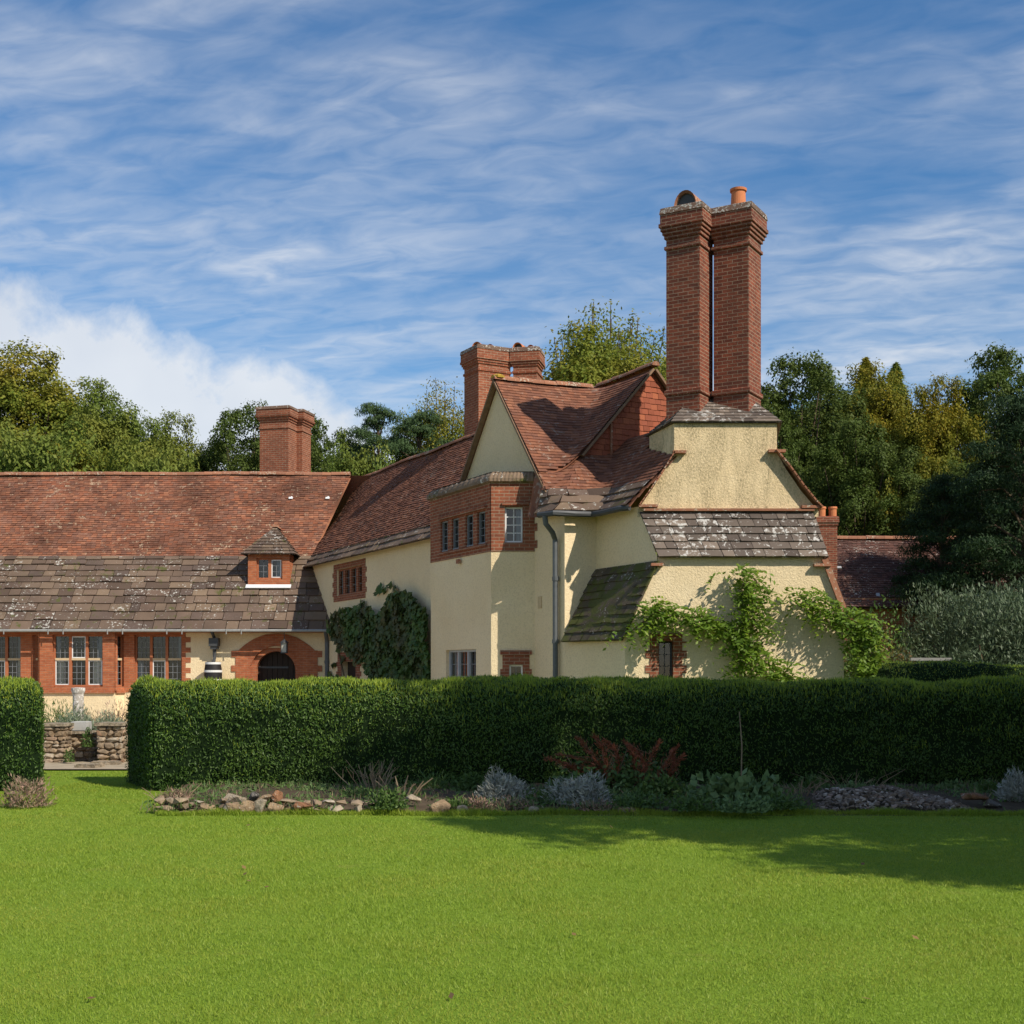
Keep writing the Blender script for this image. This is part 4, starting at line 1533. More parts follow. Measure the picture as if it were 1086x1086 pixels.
# the stack on the garden front's ridge
PR3 = [(7.5, 0), (10.45, 0), (10.47, 0.03), (10.53, 0.03), (10.55, 0), (10.72, 0), (10.725, 0.03), (10.80, 0.03), (10.805, 0.07), (10.88, 0.07), (10.885, 0.11), (10.96, 0.13),
       (10.97, 0.10), (11.16, 0.10), (11.17, 0.125), (11.26, 0.11), (11.29, 0.03)]
mo3 = lambda i: 1 if i >= len(PR3) - 4 else 0
STK3 = [BRICK, STK[1]]
p3 = PX(305.8, 0, 46.1)
mb = MB()
stack_mesh(mb, (p3.x, p3.y), math.radians(14), 1.12, 0.80, PR3, 0, mo3)
st_ = mb.build('chimney_stack', STK3, house)
mb = MB()
p4 = PX(320.5, 0, 46.75)
stack_mesh(mb, (p4.x, p4.y), math.radians(14), 1.0, 0.80, PR3, 0, mo3)
mb.build('chimney_stack', STK3, house)
mb = MB()
q3 = PX(292, 0, 46.3)
mb.box(q3.x - 0.03, q3.x + 0.03, 45.98 + 0.27, 46.4, 8.6, 11.2)
mb.build('mortar_strip', STONE, st_)

# ------------------------------------------------------------------ vegetation
rng = np.random.default_rng(11)


def unit(v):
    return v / np.maximum(np.linalg.norm(v, axis=1, keepdims=True), 1e-9)


def leaf_quads(pos, nrm, ln, wd, along=None, fold=0.0):
    n = len(pos)
    nrm = unit(nrm)
    if along is None:
        along = rng.normal(size=(n, 3))
    t = along - nrm * np.sum(along * nrm, axis=1, keepdims=True)
    t = unit(t + 1e-6)
    b = np.cross(nrm, t)
    ln = np.broadcast_to(np.asarray(ln, float).reshape(-1, 1), (n, 1)) * rng.uniform(0.7, 1.25, (n, 1))
    wd = np.broadcast_to(np.asarray(wd, float).reshape(-1, 1), (n, 1)) * rng.uniform(0.75, 1.2, (n, 1))
    V = np.empty((n, 4, 3))
    V[:, 0] = pos - t * ln * 0.5
    V[:, 1] = pos + b * wd * 0.5 + nrm * fold * wd
    V[:, 2] = pos + t * ln * 0.5
    V[:, 3] = pos - b * wd * 0.5 + nrm * fold * wd
    F = np.arange(n * 4).reshape(n, 4)
    return V.reshape(-1, 3), F


def merge(parts):
    Vs, Fs, mi, o = [], [], [], 0
    for k, (V, F) in enumerate(parts):
        Vs.append(V)
        Fs.append(F + o)
        mi.append(np.full(len(F), k))
        o += len(V)
    return np.concatenate(Vs), np.concatenate(Fs), np.concatenate(mi)


def clumps(lobes, n, size, asp=0.62, sub=16, spread=0.24, up=0.5, rand=0.7):
    """leaves gathered in clumps over the surfaces of ellipsoid lobes (cx,cy,cz,rx,ry,rz)"""
    lobes = np.asarray(lobes, float)
    w = (lobes[:, 3] * lobes[:, 5]) ** 1.0
    cnt = np.maximum(20, (n * w / w.sum())).astype(int)
    P, N = [], []
    for L, c in zip(lobes, cnt):
        d = unit(rng.normal(size=(sub, 3)))
        d[:, 2] = np.where(d[:, 2] < -0.5, -d[:, 2], d[:, 2])
        cc = L[:3] + d * L[3:] * rng.uniform(0.55, 1.02, (sub, 1))
        k = rng.integers(0, sub, c)
        sp = spread * rng.uniform(0.7, 1.3, (sub, 1))[k]
        off = unit(rng.normal(size=(c, 3))) * rng.random((c, 1)) ** 0.45 * sp * 1.75 * L[3:]
        P.append(cc[k] + off)
        N.append(d[k] * 0.7 + off / L[3:] * 1.2 + np.array([0, 0, up]) + rng.normal(size=(c, 3)) * rand)
    P, N = np.concatenate(P), np.concatenate(N)
    return leaf_quads(P, N, size, size * asp)


LEAF = {
    'oak': mat_leaf('oak_leaves', [(0.088, 0.143, 0.025), (0.165, 0.223, 0.040), (0.121, 0.176, 0.036), (0.210, 0.250, 0.047)], patch=(0.220, 0.229, 0.040), pscale=0.22, spec=0.12),
    'dark': mat_leaf('dark_leaves', [(0.050, 0.082, 0.018), (0.104, 0.140, 0.029), (0.077, 0.107, 0.023), (0.135, 0.161, 0.036)], patch=(0.078, 0.117, 0.021), pscale=0.25, spec=0.12),
    'gold': mat_leaf('golden_leaves', [(0.160, 0.160, 0.016), (0.280, 0.230, 0.022), (0.210, 0.200, 0.020), (0.340, 0.230, 0.025)], patch=(0.130, 0.160, 0.022), pscale=0.3, spec=0.12),
    'green': mat_leaf('yellow_green_leaves', [(0.125, 0.175, 0.024), (0.208, 0.241, 0.033), (0.159, 0.200, 0.030), (0.267, 0.259, 0.036)], patch=(0.300, 0.233, 0.033), pscale=0.3, spec=0.12),
    'pine': mat_leaf('pine_needles', [(0.039, 0.075, 0.027), (0.075, 0.120, 0.043), (0.057, 0.096, 0.035)], trans=0.15, spec=0.12),
    'yew': mat_leaf('cedar_needles', [(0.016, 0.035, 0.015), (0.035, 0.062, 0.022), (0.024, 0.046, 0.017)], trans=0.12, spec=0.12),
}
BARK = mat_plain('bark', (0.10, 0.075, 0.05), 0.95, 0.1, 0, 0.6, 4)
STEM = mat_plain('woody_stem', (0.16, 0.11, 0.07), 0.95, 0.1, 0, 0.5, 9)


def tree_root(label, cat='tree', group='trees of the wood behind the house', name='tree'):
    return empty(name, (0, 0, 0), label, cat, group)


def limbs(mb, H, tips, r0, zsplit=0.28, lean=(0, 0)):
    top = Vector((lean[0], lean[1], H * 0.72))
    mb.tube([(0, 0, -0.1), (lean[0] * .1, lean[1] * .1, H * zsplit), (lean[0] * .5, lean[1] * .5, H * 0.5), top], [r0, r0 * .8, r0 * .5, r0 * .15], 9)
    for t in tips:
        t = Vector(t)
        f = rnd.uniform(0.25, 0.6)
        s = Vector((lean[0] * f, lean[1] * f, H * f))
        m = s.lerp(t, 0.5) + Vector((0, 0, -0.04 * H))
        mb.tube([s, m, t], [r0 * .38, r0 * .22, r0 * .05], 6)


def proto_round(name, H, R, base, mat, n=20000, nl=30, leaf=0.26, seed=1, lobe=0.30, flat=0.85):
    global rng
    rng = np.random.default_rng(seed)
    lob = []
    cz, rz = (H + base) / 2, (H - base) / 2
    for i in range(nl):
        z = 1 - 2 * (i + 0.5) / nl
        a = i * 2.39996 + rng.uniform(-.4, .4)
        q = math.sqrt(max(0, 1 - z * z))
        k = rng.uniform(0.66, 0.90)
        r = R * lobe * rng.uniform(0.65, 1.4)
        lob.append((R * q * math.cos(a) * k, R * q * math.sin(a) * k, cz + rz * z * k, r, r, r * flat))
    for i in range(12):
        lob.append((rng.uniform(-.35, .35) * R, rng.uniform(-.35, .35) * R, cz + rng.uniform(-.8, .5) * rz, R * .45, R * .45, R * .5))
    V, F = clumps(lob, n, leaf, 0.62, 20, 0.22, 0.6, 0.55)
    root = tree_root('x')
    mb = MB()
    limbs(mb, H, [l[:3] for l in lob[::2]], H * 0.022)
    link('trunk', mb.mesh('trunk', BARK, True, False), root)
    link('crown', np_mesh('crown', V, F, mat), root)
    return root


def proto_vase(name, H, R, base, mat, n=15000, nb=46, leaf=0.24, seed=2):
    """upright branches carrying sprays of leaves, feathery against the sky"""
    global rng
    rng = np.random.default_rng(seed)
    P, N = [], []
    mb = MB()
    mb.tube([(0, 0, -0.1), (0, 0, base), (0.1, 0, H * .6)], [H * .022, H * .018, H * .006], 9)
    for i in range(nb):
        a = i * 2.39996
        f = math.sqrt((i + .5) / nb)
        tip = np.array([R * f * math.cos(a), R * f * math.sin(a), H * (1.0 - 0.40 * f ** 2.4) * rng.uniform(0.82, 1.0)])
        s = np.array([0, 0, base + (H - base) * 0.25 * rng.random()])
        m = s * 0.55 + tip * 0.45 + np.array([tip[0] * .18, tip[1] * .18, -0.05 * H])
        c = n // nb
        u = rng.beta(2.2, 1.35, c)[:, None]
        p = (1 - u) ** 2 * s + 2 * u * (1 - u) * m + u * u * tip
        w = (0.17 + 1.0 * (1 - u) ** 0.75) * R * 0.24
        off = rng.normal(size=(c, 3)) * w
        P.append(p + off)
        N.append(off + np.array([0, 0, .5]) + rng.normal(size=(c, 3)) * .6)
        q = [tuple((1 - v) ** 2 * s + 2 * v * (1 - v) * m + v * v * tip) for v in (0, .35, .7, 1)]
        mb.tube(q, [H * .006, H * .004, H * .0022, H * .001], 5)
    V, F = leaf_quads(np.concatenate(P), np.concatenate(N), leaf, leaf * .5)
    root = tree_root('x')
    link('trunk', mb.mesh('trunk', BARK, True, False), root)
    link('crown', np_mesh('crown', V, F, mat), root)
    return root


def proto_layer(name, H, R, base, mat, n=16000, nl=34, leaf=0.3, seed=3, taper=0.55, droop=0.0, asp=0.3):
    """pine or cedar: flat plates of needles on level limbs"""
    global rng
    rng = np.random.default_rng(seed)
    lob, mb = [], MB()
    mb.tube([(0, 0, -0.1), (0.15, 0, H * .5), (0, 0.1, H * .97)], [H * .022, H * .014, H * .003], 9)
    for i in range(nl):
        f = (i + .5) / nl
        z = base + (H - base) * f
        rr = R * (1 - taper * f ** 1.4) * rng.uniform(0.45, 0.85)
        if f > .9:
            rr *= .4
        a = i * 2.39996 + rng.uniform(-.5, .5)
        r = R * rng.uniform(.26, .42) * (1 - .35 * f)
        x, y = rr * math.cos(a), rr * math.sin(a)
        lob.append((x, y, z - droop * rr, r, r, r * .34))
        mb.tube([(0, 0, z - .08 * H), (x * .5, y * .5, z - .02 * H), (x, y, z - droop * rr)], [H * .006, H * .004, H * .0015], 5)
    V, F = clumps(lob, n, leaf, asp, 20, 0.30, 0.4, 0.9)
    root = tree_root('x')
    link('trunk', mb.mesh('trunk', BARK, True, False), root)
    link('crown', np_mesh('crown', V, F, mat), root)
    return root


def proto_spire(name, H, R, mat, n=8000, seed=4):
    global rng
    rng = np.random.default_rng(seed)
    u = rng.random(n) ** 0.8
    u = np.where(rng.random(n) < .6, 1 - np.sqrt(1 - u * .995), u)
    layer = u
    z = H * (0.08 + 0.92 * u)
    rr = R * (1 - u) ** 0.8 * np.sqrt(rng.random(n)) * (0.55 + .45 * np.abs(np.sin(u * 60))) + 0.04
    arm = np.floor(rng.random(n) * 9) / 9 * 6.28 + np.floor(u * 26) * 1.7 + rng.normal(size=n) * .2
    P = np.stack([rr * np.cos(arm), rr * np.sin(arm), z - rr * .12 + rng.normal(size=n) * .08], 1)
    V, F = leaf_quads(P, rng.normal(size=(n, 3)) + np.array([0, 0, .8]), 0.30, 0.10, np.stack([np.cos(arm), np.sin(arm), -.2 * np.ones(n)], 1))
    root = tree_root('x')
    mb = MB()
    mb.tube([(0, 0, -.1), (0, 0, H * .5), (0, 0, H * .93)], [H * .016, H * .008, H * .001], 8)
    link('trunk', mb.mesh('trunk', BARK, True, False), root)
    link('crown', np_mesh('crown', V, F, mat), root)
    return root


protos = {
    'oak': proto_round('oak', 16, 4.6, 0.8, LEAF['oak'], 120000, 84, 0.17, 21, 0.23),
    'oak2': proto_round('oak2', 16, 4.3, 0.6, LEAF['dark'], 120000, 88, 0.165, 33, 0.22),
    'vase': proto_vase('vase', 18, 5.0, 3.0, LEAF['green'], 140000, 130, 0.18, 5),
    'pine': proto_layer('pine', 15, 4.6, 3.0, LEAF['pine'], 80000, 44, 0.20, 8, 0.5),
    'cedar': proto_layer('cedar', 12, 5.0, 0.5, LEAF['yew'], 110000, 70, 0.17, 9, 0.62, 0.16, 0.3),
    'spire': proto_spire('spire', 17, 2.8, LEAF['dark'], 20000, 6),
    'low': proto_round('low', 7, 3.6, -0.5, LEAF['oak'], 70000, 56, 0.16, 44, 0.27),
}
used = set()
dims = {'oak': (16, 4.6), 'oak2': (16, 4.3), 'vase': (18, 5.0), 'pine': (15, 4.6), 'cedar': (12, 5.0), 'spire': (17, 2.8), 'low': (7, 3.6)}


def place(kind, x, d, H, R, label, mat=None, rz=0.0, name=None, group='trees of the wood behind the house', cat='tree', z0=0.0):
    p = protos[kind]
    if kind not in used:
        used.add(kind)
        r = p
        kids = children(p)
    else:
        r = p.copy()
        COL.objects.link(r)
        kids = []
        for ch in children(p):
            c = ch.copy()
            COL.objects.link(c)
            c.parent = r
            kids.append(c)
    h0, r0 = dims[kind]
    r.location = (x, d, z0)
    r.rotation_euler = (0, 0, rz)
    r.scale = (R / r0, R / r0, H / h0)
    r.name = name or 'tree'
    r['label'] = label
    r['category'] = cat
    if group:
        r['group'] = group
    elif 'group' in r:
        del r['group']
    if mat is not None:
        for c in kids:
            if c.name.startswith('crown'):
                c.material_slots[0].link = 'OBJECT'
                c.material_slots[0].material = LEAF[mat]
    return r


def tp(kind, px, top, wpx, d, label, mat=None, rz=0.0, name='broadleaf_tree', **k):
    """a tree whose crown is about wpx photo pixels wide and whose top shows near photo row top, standing at depth d"""
    X = (px - CX) * d / FPX
    H = EYE + (HY - top) * d / FPX
    return place(kind, X, d, H, wpx * d / FPX / 2, label, mat, rz, name, **k)


tp('oak', 22, 352, 210, 63, 'tall spreading green tree at the far left, highest of the wood over the long roof', 'green', 0.3)
tp('oak', 112, 396, 150, 60, 'rounded mid-green tree just right of the tallest tree at the far left', 'oak', 2.1)
tp('oak', 176, 430, 130, 59, 'small rounded green tree left of the dark oaks behind the ridge', 'oak', 4.0)
tp('low', 95, 474, 150, 55, 'pale green bushy tree showing just above the ridge at left', 'green', 1.0, 'shrubby_tree')
tp('oak2', 262, 412, 130, 58, 'dark oak behind the left side of the ridge chimney', 'dark', 0.5)
tp('oak2', 335, 426, 120, 60, 'dark oak directly right of the ridge chimney', 'dark', 2.7)
tp('oak2', 218, 462, 100, 62, 'low dark tree filling the dip between the green and the dark trees at left', 'dark', 5.2)
tp('oak', -48, 385, 160, 58, 'green tree partly cut off by the left edge of the picture', 'oak', 5.4)
tp('low', 30, 450, 200, 54, 'bushy tree low behind the ridge at the far left', 'oak', 3.3, 'shrubby_tree')
tp('low', 170, 470, 150, 54, 'bushy green tree low over the ridge left of the chimney', 'oak', 4.5, 'shrubby_tree')
tp('low', 375, 475, 120, 56, 'low bushy tree behind the meeting of the two roofs', 'oak', 0.7, 'shrubby_tree')
tp('pine', 402, 434, 110, 60, 'dark flat-topped pine left of the wing ridge', 'pine', 0.4, 'pine_tree')
tp('vase', 470, 394, 160, 60, 'feathery yellow-green tree beside the pair of rear stacks', 'green', 1.2)
tp('pine', 444, 442, 120, 58, 'lower dark pine in front of the feathery yellow-green tree', 'pine', 3.0, 'pine_tree')
tp('vase', 640, 308, 250, 60, 'tall feathery tree rising behind the cross gable and the tall stacks', 'green', 0.0)
tp('oak', 632, 338, 215, 56, 'full green tree low behind the sagging ridge of the cross gable', 'green', 1.9)
tp('oak2', 848, 356, 165, 56, 'big dark green oak right of the tall stacks', 'dark', 1.1)
tp('oak2', 912, 432, 140, 50, 'dark round tree in front of the golden tree', 'dark', 3.9)
tp('oak2', 818, 425, 120, 54, 'dark oak showing just beside the right shoulder of the breast', 'dark', 0.2)
tp('oak', 932, 376, 150, 57, 'golden autumn tree with thinning crown', 'gold', 0.9)
tp('oak', 992, 392, 125, 53, 'yellow-orange autumn tree right of the golden one', 'gold', 3.3)
tp('spire', 918, 382, 150, 66, 'slim pale pointed conifer tip rising behind the golden tree', 'green', 0.4, 'conifer')
tp('spire', 950, 387, 150, 67, 'slim pointed conifer tip right of its pale neighbour', 'oak', 1.4, 'conifer')
tp('oak2', 1066, 350, 170, 55, 'tall dark tree at the right edge, its top level with the golden trees', 'dark', 2.2)
tp('oak2', 1010, 480, 140, 48, 'dark tree below the golden crowns at right', 'dark', 5.0)
tp('cedar', 1085, 425, 215, 41, 'big black-green cedar with drooping plates above the grey bush', 'yew', 0.3, 'cedar_tree')
tp('cedar', 1000, 510, 150, 43, 'black-green cedar overhanging the tiled outbuilding roof', 'yew', 2.3, 'cedar_tree')
tp('low', 945, 520, 90, 49.5, 'bright green bush beyond the outbuilding ridge', 'green', 0.6, 'shrubby_tree')
tp('oak', 1140, 400, 170, 60, 'dark tree partly cut off by the right edge', 'dark', 1.6)
tp('low', 870, 495, 150, 52, 'dark underwood left of the bright green bush', 'dark', 2.6, 'shrubby_tree')
tp('low', 1010, 560, 150, 50, 'dark underwood right of the bright green bush', 'dark', 4.6, 'shrubby_tree')
tp('oak', 70, 425, 190, 66, 'green tree filling in behind the rounded tree at left', 'oak', 2.9)
tp('oak2', 300, 440, 130, 66, 'dark oak hidden behind the ridge chimney', 'dark', 1.7)
tp('oak2', 380, 455, 110, 66, 'dark tree between the ridge chimney and the pine', 'dark', 3.5)
tp('oak', 700, 372, 160, 63, 'green tree behind the tall stacks', 'oak', 4.9)
tp('oak2', 880, 385, 150, 63, 'dark oak between the big oak and the golden tree', 'dark', 2.0)
tp('oak2', 1010, 415, 160, 62, 'dark tree behind the yellow-orange tree', 'dark', 0.8)
tp('oak2', 1060, 470, 160, 46, 'dark tree behind the cedar plates at right', 'yew', 0.1)
place('oak2', 10.9, 9.2, 14.6, 4.6, 'leafy tree beside the lawn whose shade falls across the hedge', 'dark', 0.8, 'broadleaf_tree', group=None)
place('oak2', 15.6, 11.6, 15, 4.5, 'second leafy tree farther right beside the lawn', 'dark', 2.8, 'broadleaf_tree', group=None)

place('oak2', 13.6, 10.9, 14.5, 4.3, 'leafy tree standing between the two other trees beside the lawn', 'dark', 4.4, 'broadleaf_tree', group=None)

# ------------------------------------------------------------------ clipped hedges
HEDGE = mat_leaf('yew_hedge_leaves', [(0.033, 0.078, 0.011), (0.085, 0.155, 0.020), (0.055, 0.115, 0.015), (0.114, 0.178, 0.025)], trans=0.2, patch=(0.046, 0.093, 0.014), pscale=1.1)
SHOOT = mat_leaf('young_hedge_shoots', [(0.200, 0.307, 0.030), (0.352, 0.415, 0.043), (0.257, 0.351, 0.039)], trans=0.35)
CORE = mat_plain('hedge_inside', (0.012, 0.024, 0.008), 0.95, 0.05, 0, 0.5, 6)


def hedge(name, label, fl, fr, br, bl, h, dome, n, shoots, top_h=0.07):
    """clipped hedge over the plan corners front-left, front-right, back-right, back-left"""
    fl, fr, br, bl = [np.array(p, float) for p in (fl, fr, br, bl)]
    pp = [(0.03, 0.0), (0.01, 0.15), (0.0, 0.35)]
    zb = h * 0.62
    ns = 22
    for k in range(ns + 1):
        a = math.pi * k / ns
        ca, sa = math.cos(a), math.sin(a)
        x = 0.5 - 0.5 * math.copysign(abs(ca) ** 0.50, ca)
        z = zb + (h + dome - zb) * abs(sa) ** 0.62
        pp.append((x, z))
    pp += [(1.0, 0.35), (0.99, 0.15), (0.97, 0.0)]
    fine = []
    for a, b in zip(pp[:-1], pp[1:]):
        k = max(1, int(math.hypot((b[0] - a[0]) * 1.5, b[1] - a[1]) / 0.09))
        for q in range(k):
            fine.append((a[0] + (b[0] - a[0]) * q / k, a[1] + (b[1] - a[1]) * q / k))
    pp = fine + [pp[-1]]
    L = np.linalg.norm(fr - fl)
    nx = max(6, int(L / 0.12))
    rows = []
    for i in range(nx + 1):
        u = i / nx
        f, b = fl + (fr - fl) * u, bl + (br - bl) * u
        r = []
        ins = 1.0 - 0.06 * (1 if i in (0, nx) else 0)
        for v, z in pp:
            p = f + (b - f) * v
            q = 0.075 * mnoise.noise(Vector((p[0] * 1.1, z * 1.5, p[1] * 1.1 + 5))) + 0.03 * mnoise.noise(Vector((p[0] * 5, z * 5, p[1] * 5)))
            o = (v - 0.5) * 2
            nb = (b - f) / np.linalg.norm(b - f)
            p = p + nb * q * o
            z2 = z * ins + (q * 1.2 if 0.1 < v < 0.9 else 0)
            r.append((p[0], p[1], max(0, z2)))
        rows.append(r)
    R_ = np.array(rows)
    mb = MB()
    mb.grid([[tuple(p) for p in r] for r in rows])
    mb.face([tuple(p) for p in rows[0]])
    mb.face([tuple(p) for p in rows[-1]][::-1])
    cx, cy = (fl + fr) / 2
    root = empty(name, (cx, cy, 0), label, 'hedge', 'clipped hedges between lawn and house')
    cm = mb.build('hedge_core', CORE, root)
    # leaf scatter over the quads
    P, N = [], []
    a, b, c, d = R_[:-1, :-1], R_[1:, :-1], R_[1:, 1:], R_[:-1, 1:]
    quads = np.stack([a, b, c, d], 2).reshape(-1, 4, 3)
    for end in (R_[0], R_[-1]):
        m = len(end)
        e = [np.stack([end[i], end[m - 1 - i], end[m - 2 - i], end[i + 1]]) for i in range(m // 2)]
        quads = np.concatenate([quads, np.stack(e)])
    nr = np.cross(quads[:, 1] - quads[:, 0], quads[:, 3] - quads[:, 0])
    ar = np.linalg.norm(nr, axis=1)
    ctr = np.array([cx, cy, h * .4])
    nr = unit(nr)
    sg = np.sign(np.sum((quads.mean(1) - ctr) * nr, axis=1))
    # orientation from the middle axis
    ax = (fr - fl) / L
    mid = quads.mean(1)
    rel = mid - ctr
    along = rel[:, 0] * ax[0] + rel[:, 1] * ax[1]
    base = np.stack([cx + ax[0] * along, cy + ax[1] * along, np.full(len(mid), h * .45)], 1)
    ends = np.zeros(len(mid), bool)
    ends[-2 * (len(pp) // 2):] = True
    outv = np.where(ends[:, None], rel, mid - base)
    nr = nr * np.sign(np.sum(nr * outv, axis=1, keepdims=True) + 1e-9)
    k = rng.choice(len(quads), n, p=ar / ar.sum())
    u, v = rng.random((n, 1)), rng.random((n, 1))
    q = quads[k]
    P = (q[:, 0] * (1 - u) + q[:, 1] * u) * (1 - v) + (q[:, 3] * (1 - u) + q[:, 2] * u) * v
    nn = nr[k]
    P = P + nn * rng.normal(0.012, 0.022, (n, 1))
    P[:, 2] = np.maximum(P[:, 2], 0.02)
    V1, F1 = leaf_quads(P, nn + rng.normal(size=(n, 3)) * .75, 0.050, 0.017, nn * .5 + np.array([0, 0, .8]) + rng.normal(size=(n, 3)) * .5)
    # young growth on top, standing up
    topq = np.nonzero((nr[:, 2] > 0.05) & ~ends)[0]
    wq = ar[topq] * nr[topq, 2] ** 1.3
    k = rng.choice(topq, shoots, p=wq / wq.sum())
    u, v = rng.random((shoots, 1)), rng.random((shoots, 1))
    q = quads[k]
    P = (q[:, 0] * (1 - u) + q[:, 1] * u) * (1 - v) + (q[:, 3] * (1 - u) + q[:, 2] * u) * v
    hgt = top_h * rng.uniform(0.3, 1.0, shoots) ** 1.3 * (0.8 + 0.25 * (np.sin(P[:, 0] * 9.1) * np.sin(P[:, 0] * 3.3 + 1)))
    hgt = np.maximum(hgt, 0.02)
    P[:, 2] += hgt * .5
    V2, F2 = leaf_quads(P, rng.normal(size=(shoots, 3)) * np.array([1, 1, .25]), hgt * 1.1, 0.013, np.array([0, 0, 1.0]) + rng.normal(size=(shoots, 3)) * .28)
    V, F, mi = merge([(V1, F1), (V2, F2)])
    me = np_mesh('hedge_foliage', V - np.array([0, 0, 0]), F, [HEDGE, SHOOT], mi)
    link('hedge_foliage', me, root)
    return root


hedge('clipped_hedge', 'long clipped dark green hedge from the gap to the right edge', (-4.93, 17.55), (9.5, 17.6), (9.5, 19.2), (-5.72, 18.95), 1.25, 0.22, 210000, 60000, 0.12)
hedge('clipped_hedge', 'short clipped hedge at the left edge, left of the gap', (-10.5, 17.5), (-6.5, 17.55), (-7.1, 19.0), (-10.5, 19.1), 1.28, 0.20, 60000, 16000, 0.12)
hedge('clipped_hedge', 'clipped hedge farther back at the right, in front of the grey bush', (6.55, 21.8), (13.5, 22.2), (13.5, 23.8), (6.6, 23.2), 1.55, 0.20, 26000, 8000)

# ------------------------------------------------------------------ climbers
VINE = mat_leaf('vine_leaves', [(0.035, 0.082, 0.018), (0.077, 0.146, 0.029), (0.055, 0.114, 0.025), (0.107, 0.173, 0.036)], trans=0.25, patch=(0.087, 0.082, 0.033), pscale=0.8)
WIST = mat_leaf('wisteria_leaves', [(0.103, 0.200, 0.015), (0.206, 0.308, 0.024), (0.145, 0.248, 0.018), (0.278, 0.350, 0.033)], trans=0.45, patch=(0.121, 0.211, 0.020), pscale=2.0)


def wall_s(px):
    k = (px - CX) / FPX
    return (33.114 * k + 1.8775) / (0.4552 + 0.8904 * k)


vine_px = [(357, 664), (361, 652), (372, 647), (388, 644), (404, 645), (409, 656), (413, 650), (421, 634), (432, 628), (444, 630), (452, 642), (462, 648), (466, 722), (402, 722), (397, 702), (386, 704), (376, 692), (364, 684)]


def in_poly(x, y, poly):
    c = False
    for i in range(len(poly)):
        (x0, y0), (x1, y1) = poly[i], poly[i - 1]
        if (y0 > y) != (y1 > y) and x < (x1 - x0) * (y - y0) / (y1 - y0) + x0:
            c = not c
    return c


root = empty('wall_vine', tuple(ST(-3.0, 0.2, 0)), 'large dark green leafy vine covering the wing wall left of the bay', 'climber')
P = []
while len(P) < 5200:
    x, y = rnd.uniform(355, 467), rnd.uniform(626, 800)
    yy = min(y, 720)
    if in_poly(x, yy, vine_px) or (y > 720 and 400 < x < 466):
        s = wall_s(x)
        Yw = 33.114 - 0.8904 * s
        z = EYE + (HY - y) * Yw / FPX
        bul = 0.12 + 0.22 * (0.5 + 0.5 * mnoise.noise(Vector((s * 1.1, z * 1.4, 2))))
        if 0.03 < z:
            P.append(tuple(ST(s, 0.25 - bul - rnd.uniform(0, .1), z)))
for (x, y) in [(402, 628), (405, 624), (409, 627), (415, 622), (421, 626), (423, 631), (419, 637), (416, 644), (387, 640), (384, 645), (380, 651), (378, 655), (354, 668), (358, 675), (360, 688), (366, 700), (356, 705), (352, 716), (359, 720)]:
    s = wall_s(x)
    for q in range(5):
        P.append(tuple(ST(s + rnd.uniform(-.18, .18), 0.2 - rnd.uniform(0, .06), EYE + (HY - y) * (33.114 - .8904 * s) / FPX + rnd.uniform(-.08, .08))))
P = np.array(P)
V, F = leaf_quads(P, np.array([-.89, -.455, .35]) + rng.normal(size=P.shape) * .42, 0.22, 0.19, np.array([0, 0, -1.0]) + rng.normal(size=P.shape) * .6, 0.06)
link('foliage', np_mesh('foliage', V, F, VINE), root)
mb = MB()
for s0, pts in ((0, [(400, 760), (405, 700), (400, 655), (384, 640), (380, 652)]), (0, [(440, 760), (438, 690), (425, 640), (412, 645), (408, 655)]), (0, [(372, 770), (366, 715), (360, 690), (358, 668)])):
    mb.tube([ST(wall_s(x), 0.2, max(0.0, EYE + (HY - y) * (33.114 - .8904 * wall_s(x)) / FPX)) for x, y in pts], [0.04, .03, .02, .012, .01][:len(pts)], 6)
mb.build('vine_stem', STEM, root)


